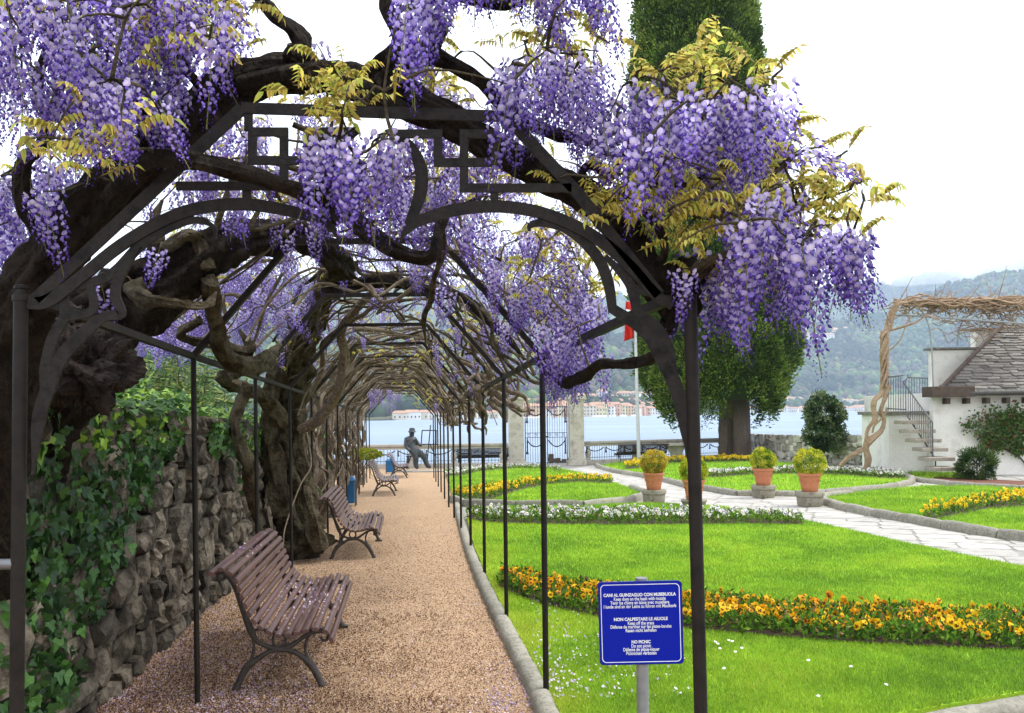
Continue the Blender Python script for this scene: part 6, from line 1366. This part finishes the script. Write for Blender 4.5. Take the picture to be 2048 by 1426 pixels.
for px in np.arange(800, 1015, 24):
    D = shoreD(px) + 14; far_house(px, shore_py(px, D), D, rh.uniform(8, 14), 8, rh.uniform(4, 6), rh.choice([0, 1]), 'shore houses seen through the pergola', 'on the shore through the pergola')
# small moored boats along the far shore
for k, px in enumerate((1036, 1052, 1070, 1182, 1196, 1215, 1236, 1258)):
    D = shoreD(px) - 8; p = P(px, 0, D); b = MB(); b.add([(p[0] - 3.2, D - 1, ZL - .1), (p[0] + 3.2, D - 1, ZL - .1), (p[0] + 4, D, ZL + 1), (p[0] - 3.4, D, ZL + 1), (p[0] - 3.2, D + 1, ZL - .1), (p[0] + 3.2, D + 1, ZL - .1)], [(0, 1, 2, 3), (1, 5, 2), (5, 4, 3, 2), (4, 0, 3), (0, 4, 5, 1)]); b.box(p[0] - 1.2, p[0] + .6, D - .6, D + .6, ZL + 1, ZL + 1.9)
    tag(b.build('motor_boat', m_white, None, smooth=False, loc=(p[0], D, ZL)), f'tiny white motor boat, {ORD[k]} from the left along the far waterfront', 'boat', 'boats moored on the far shore')
# ------------------------------------------------------------------ flower borders
def pansy(cp, cd):
    V, Fc, Cc = [], [], []; n = 0
    for k, (a, r, w) in enumerate(((90, .6, .55), (40, .5, .5), (140, .5, .5), (-35, .5, .5), (215, .5, .5), (-90, .6, .62))):
        a = math.radians(a); d = np.array([math.cos(a), 0, math.sin(a)]); s = np.array([-d[2], 0, d[0]]); y = -.02 * k
        v = [(0, y - .04, 0), tuple(d * r * .5 + s * w * .42 + (0, y - .05, 0)), tuple(d * r * .95 + s * w * .3 + (0, y + .03, 0)), tuple(d * r * .95 - s * w * .3 + (0, y + .03, 0)), tuple(d * r * .5 - s * w * .42 + (0, y - .05, 0))]
        V.append(np.array(v)); Fc.append(np.array([(0, 1, 2), (0, 2, 3), (0, 3, 4)]) + n); n += 5; q = R.uniform(.88, 1.1); Cc.append(np.array([np.array(cd) if k > 2 else np.array(cp) * .8, cp, cp, cp, cp]) * q)
    for (x, z) in ((-.14, .0), (.14, .0), (0, -.2)):
        V.append(np.array([(x - .11, -.2, z), (x, -.2, z + .1), (x + .11, -.2, z), (x, -.2, z - .13)])); Fc.append(np.array([(0, 1, 2), (0, 2, 3)]) + n); n += 4; Cc.append(np.tile(cd, (4, 1)))
    return np.concatenate(V), np.concatenate(Fc), np.concatenate(Cc)
m_pan = mat('pansy_petals', [(.95, .95, .95), (1.05, 1.05, 1.05)], scale=30, attr=True, rough=.6, spec=.15, transl=.2, local=True, rnd=.12)
PY = [pansy(c, d) for c, d in (((.88, .46, .012), (.05, .008, .004)), ((.90, .56, .02), (.06, .01, .004)), ((.86, .36, .012), (.08, .01, .004)))]
PWt = [pansy(c, d) for c, d in (((.80, .78, .72), (.35, .22, .12)), ((.86, .84, .80), (.55, .48, .25)), ((.74, .72, .70), (.10, .04, .10)))]
PYY = [pansy(c, d) for c, d in (((.85, .58, .015), (.40, .16, .01)), ((.88, .66, .03), (.5, .25, .01)))]
def meshes(arrs, nm):
    out = []
    for a in arrs: me = bpy.data.meshes.new(nm); fastmesh(me, *a); me.materials.append(m_pan); out.append(me)
    return out
m_bed = mat('bed_soil', [(.035, .02, .012), (.08, .05, .03)], scale=14, bump=1, bscale=40)
def border(label, poly, arrs, n_fl, n_lf, size, h, nind, lfs=.05, seed=0, fl_back=.0):
    poly = [tuple(p) for p in poly]; c = np.mean(np.array(poly), axis=0); root = thing('flower_border', label, 'flower bed', (c[0], c[1], gz(c[1]))); rb = np.random.RandomState(seed)
    b = MB(); n = len(poly); b.add([(x, y, gz(y) + .066) for x, y in poly], [tuple(range(n))]); b.build('soil', m_bed, root, smooth=False)
    P_ = np.array(poly); lo, hi = P_.min(0), P_.max(0)
    def samp(m):
        o = np.zeros((0, 2))
        while len(o) < m: q_ = rb.uniform(lo, hi, (m * 3, 2)); o = np.vstack([o, q_[inpoly(q_[:, 0], q_[:, 1], poly)]])
        return o[:m]
    q_ = samp(n_lf); z = gz(q_[:, 1]) + .06 + h * rb.uniform(.0, .85, n_lf) * (.75 + .3 * np.array([noise.noise(Vector((a * 2, c_ * 2, seed))) for a, c_ in q_]))
    pal = np.array([(.07, .16, .018), (.11, .24, .02), (.18, .30, .03), (.04, .08, .015), (.24, .16, .07)]); k = rb.choice(5, n_lf, p=[.3, .3, .2, .12, .08]); V, Fc, Cc = leafcloud(np.c_[q_, z], rb.normal(0, 1, (n_lf, 3)) + (0, -.2, .9), lfs, pal[k] * rb.uniform(.7, 1.2, (n_lf, 1)), .45, .3, .3, rb)
    meshobj('foliage', V, Fc, Cc, m_leafd, root, 'stuff')
    q_ = samp(n_fl); z = gz(q_[:, 1]) + .05 + h * (.62 + .42 * rb.rand(n_fl)) * (.85 + .3 * np.array([noise.noise(Vector((a * 1.5, c_ * 1.5, seed))) for a, c_ in q_])); o = np.argsort(np.hypot(q_[:, 0], q_[:, 1])); me = meshes(arrs, 'flower')
    mv, mf, mc, n = [], [], [], 0
    for i, j in enumerate(o):
        s = size * rb.uniform(.6, 1.2); rot = (rb.normal(-.35, .45), rb.normal(0, .3), rb.normal(0, .9)); p = np.array([q_[j, 0], q_[j, 1], z[j]]); kk = rb.randint(len(arrs))
        if i < nind: link('flower', me[kk], root, tuple(p - wloc(root)), rot, (s, s, s))
        else: V, Fc, Cc = arrs[kk]; mv.append(V @ eul(*rot).T * s + p); mf.append(Fc + n); n += len(V); mc.append(Cc * rb.uniform(.85, 1.1))
    if mv: meshobj('flower', np.concatenate(mv), np.concatenate(mf), np.concatenate(mc), m_pan, root, 'stuff')
    return root
fb = gpoly([(996, 1182), (1010, 1190), (1060, 1212), (1120, 1230), (1200, 1247), (1300, 1262), (1400, 1273), (1550, 1288), (1700, 1300), (1850, 1308), (2060, 1318), (2300, 1325), (2300, 1268), (2060, 1262), (1850, 1254), (1700, 1246), (1550, 1236), (1400, 1226), (1280, 1214), (1180, 1200), (1100, 1188), (1040, 1172), (1005, 1160)])
border('wide border of orange yellow pansies crossing the front lawn behind the blue sign', fb, PY, 1000, 13000, .054, .20, 300, .055, 1)
fw = gpoly([(930, 1040), (960, 1049), (1010, 1053), (1100, 1055), (1200, 1056), (1300, 1056), (1400, 1055), (1500, 1054), (1608, 1056), (1600, 1048), (1540, 1044), (1440, 1040), (1300, 1037), (1150, 1037), (1010, 1038), (950, 1034)])
border('long border of white pansies along the far edge of the front lawn', fw, PWt, 520, 7000, .062, .24, 200, .06, 2)
fy = gpoly([(906, 1004), (940, 1008), (985, 1004), (1010, 994), (1050, 982), (1100, 973), (1160, 968), (1225, 972), (1222, 965), (1160, 962), (1100, 966), (1040, 974), (980, 984), (925, 990), (906, 996)])
border('yellow pansy border curving across the middle lawn beyond the white one', fy, PYY, 420, 3000, .075, .24, 120, .07, 3)
f5 = gpoly([(892, 957), (910, 957), (960, 946), (1030, 940), (1100, 941), (1122, 946), (1118, 941), (1060, 937), (1000, 937), (940, 941), (892, 950)])
border('thin white pansy border at the far edge of the middle lawn by the gate', f5, PWt, 320, 1600, .075, .2, 40, .07, 4)
f6 = gpoly([(1250, 942), (1275, 940), (1290, 934), (1340, 929), (1400, 927), (1505, 926), (1505, 922), (1400, 922), (1330, 924), (1280, 929), (1250, 936)])
border('yellow pansy border at the foot of the cypress', f6, PYY, 480, 1500, .11, .26, 40, .08, 5)
f7 = gpoly([(1408, 958), (1440, 958), (1500, 953), (1560, 951), (1640, 952), (1700, 954), (1760, 960), (1808, 962), (1812, 956), (1760, 950), (1700, 947), (1620, 945), (1540, 945), (1480, 948), (1420, 952)])
border('white pansy border on the back lawn behind the two right hand pots', f7, PWt, 560, 3000, .085, .24, 60, .08, 6)
f8 = gpoly([(1838, 1044), (1870, 1046), (1920, 1036), (1980, 1024), (2060, 1018), (2300, 1012), (2300, 992), (2060, 998), (1990, 1006), (1920, 1020), (1860, 1034)])
border('yellow pansy border on the right hand lawn at the edge of the picture', f8, PYY, 560, 4000, .07, .26, 100, .07, 7)

# ------------------------------------------------------------------ grass, daisies, gravel, fallen petals
m_grass = mat('grass_blades', [(.85, .85, .85), (1.15, 1.15, 1.15)], scale=2, attr=True, rough=.6, spec=.15, transl=.3)
def grass(label, poly, n, hb, wb, seed, ymax=None, avoid=()):
    rg = np.random.RandomState(seed); P_ = np.array(poly); lo, hi = P_.min(0), P_.max(0)
    if ymax: hi[1] = min(hi[1], ymax)
    inv = 1 / rg.uniform(1 / hi[1] , 1 / lo[1], n * 4); x = rg.uniform(lo[0], hi[0], n * 4); px = 1024 + x / inv * F
    k = inpoly(x, inv, poly) & (px > 880) & (px < 2100)
    for a in avoid: k &= ~inpoly(x, inv, a)
    x, y = x[k][:n], inv[k][:n]; n = len(x); h = hb * rg.uniform(.5, 1.3, n) * (1 + .03 * y); a = rg.uniform(0, 6.28, n); w = wb * (1 + .12 * y); z = gz(y) + .05
    bx, by = np.cos(a) * w, np.sin(a) * w; lx, ly = rg.normal(0, .45, n) * h, rg.normal(0, .45, n) * h
    V = np.stack([np.c_[x - bx, y - by, z - .004], np.c_[x + bx, y + by, z - .004], np.c_[x + lx, y + ly, z + h]], 1).reshape(-1, 3); Fc = np.arange(n * 3).reshape(-1, 3)
    q_ = np.array([noise.noise(Vector((c * .9, d * .9, seed))) + .5 * noise.noise(Vector((c * 4, d * 4, seed))) for c, d in zip(x, y)]); pal = np.array([(.15, .28, .03), (.23, .39, .035), (.32, .48, .04), (.44, .52, .06)])
    edge = np.exp(-np.maximum(0, x - np.interp(y, [q[1] for q in kw], [q[0] for q in kw])) / .35) if poly is lawn_front else 0; kk = np.clip((q_ * 1.5 + 1.7 + 2.0 * edge + rg.normal(0, .6, n)), 0, 3).astype(int); c = pal[kk] * rg.uniform(.75, 1.25, (n, 1)); c = np.repeat(c, 3, axis=0)
    o = meshobj('grass', V, Fc, c, m_grass, kind='stuff'); tag(o, label, 'grass')
grass('short bright green grass of the front lawn', lawn_front, 290000, .024, .0024, 1, avoid=(fb, fw))
grass('short green grass of the middle lawn', lawn_mid, 26000, .035, .003, 2, avoid=(fy, f5)); grass('short green grass of the back lawn under the cypress', lawn_back, 22000, .035, .003, 3, avoid=(f6, f7)); grass('short green grass of the right hand lawn', lawn_right, 30000, .035, .003, 4, avoid=(f8,)); grass('rough grass strip below the pale lake wall', lawn_wall, 8000, .06, .004, 5)
# pebbles
def scatter(poly, n, ymin, ymax, pxr):
    P_ = np.array(poly); y = 1 / R.uniform(1 / ymax, 1 / ymin, n * 6); px = R.uniform(pxr[0], pxr[1], n * 6); x = (px - 1024) / F * y; k = inpoly(x, y, poly); return x[k][:n], y[k][:n]
x, y = scatter(walk, 70000, 4.9, 19, (60, 1110)); k = R.rand(len(x)) < np.clip((19 - y) / 8, 0, 1); x, y = x[k], y[k]; n = len(x)
T4 = np.array([(1, 0, -.35), (-.5, .87, -.35), (-.5, -.87, -.35), (0.1, 0, .75)]); TF = np.array([(0, 1, 3), (1, 2, 3), (2, 0, 3)])
s = R.uniform(.0028, .0065, n) * (1 + .07 * y); a = R.uniform(0, 6.28, n); pts = T4[None] * (1 + R.uniform(-.3, .3, (n, 4, 3))) * s[:, None, None]; ca, sa = np.cos(a)[:, None], np.sin(a)[:, None]
V = np.stack([pts[..., 0] * ca - pts[..., 1] * sa + x[:, None], pts[..., 0] * sa + pts[..., 1] * ca + y[:, None], pts[..., 2] * .8 + gz(y)[:, None] + .015], -1)
pal = np.array([(.28, .16, .085), (.43, .28, .17), (.60, .44, .30), (.19, .10, .06), (.50, .34, .22)]); c = np.repeat(pal[R.randint(0, 5, n)] * R.uniform(.75, 1.2, (n, 1)), 4, axis=0)
tag(meshobj('gravel', V.reshape(-1, 3), (TF[None] + (np.arange(n) * 4)[:, None, None]).reshape(-1, 3), c, mat('gravel_stone', [(.9, .9, .9), (1.1, 1.1, 1.1)], attr=True, rough=.9, spec=.15), kind='stuff'), 'loose tan and pink gravel of the walk', 'gravel')
x, y = scatter(walk, 42000, 4.9, 20, (60, 1110)); cx = -.89 - .115 * (y - 5.57)
side = (x - cx) / 1.05; dens = np.exp(-(y - 5) / 5.0) * (.85 + .35 * (side < -.3)) * np.clip(.06 + .75 * (np.abs(side) > .68) + .45 * (side < -.35) , 0, 1.1); nn = np.array([noise.noise(Vector((a_ * 1.7, b_ * 1.7, 4))) for a_, b_ in zip(x, y)]); k = R.rand(len(x)) < dens * (.65 + 1.3 * nn)
pos = np.c_[x[k], y[k], gz(y[k]) + .018]; V, Fc, Cc = petals(pos, size=.013); tag(meshobj('petals', V, Fc, Cc, m_pet, kind='stuff'), 'drifts of fallen lilac petals on the gravel walk', 'petals')
x, y = scatter(lawn_front, 1500, 5.4, 9, (1060, 1400)); xe = np.interp(y, [q[1] for q in kw], [q[0] for q in kw]); k = R.rand(len(x)) < np.exp(-(x - xe) / .38); V, Fc, Cc = petals(np.c_[x[k], y[k], gz(y[k]) + .075], size=.02, pal=[(.78, .70, .80), (.66, .52, .74), (.80, .70, .66)]); tag(meshobj('petals', V, Fc, Cc, m_pet, kind='stuff'), 'fallen pale petals on the grass beside the kerb and the blue sign', 'petals')
daisy = bpy.data.meshes.new('daisy'); a = np.linspace(0, 2 * math.pi, 9)[:-1]; fastmesh(daisy, np.array([(0, 0, .3)] + [(math.cos(q), math.sin(q), 0) for q in a]), np.array([(0, i + 1, (i + 1) % 8 + 1) for i in range(8)]), np.tile((.8, .8, .78), (9, 1))); daisy.materials.append(m_pan)
for k, (px, py) in enumerate([(1431, 1302), (1436, 1306), (1440, 1316), (1458, 1299), (1465, 1301), (1471, 1323), (1484, 1315), (1448, 1358), (1617, 1341), (1702, 1354), (1773, 1392), (1637, 1416), (1352, 1400)]):
    g = G(px, py + 4); o = link('daisy', daisy, None, (g[0], g[1], g[2] + .085), (.3, R.normal(0, .2), 0), (.012, .012, .012)); tag(o, f'small white daisy, {ORD[k]} along the scatter of daisies beyond the tall iron post', 'flower', 'daisies in the front lawn')

# brown litter of dried blossom, darkened also to stand for shade on the wall side
x, y = scatter(walk, 60000, 4.9, 14, (60, 1000)); cx = -.89 - .115 * (y - 5.57); side = (x - cx) / 1.05
nn = np.array([noise.noise(Vector((a_ * 2.3, b_ * 2.3, 14))) for a_, b_ in zip(x, y)]); k = R.rand(len(x)) < np.clip(.50 - .85 * side + 1.1 * nn, .05, 1) * np.clip((14 - y) / 6, 0, 1)
V, Fc, Cc = petals(np.c_[x[k], y[k], gz(y[k]) + .022], size=.0105, pal=[(.11, .045, .028), (.17, .075, .042), (.06, .028, .018), (.24, .13, .085), (.08, .042, .03)]); tag(meshobj('litter', V, Fc, Cc, m_leafd, kind='stuff'), 'red brown litter of dried blossom along the wall side, darkened for the shade there', 'litter')
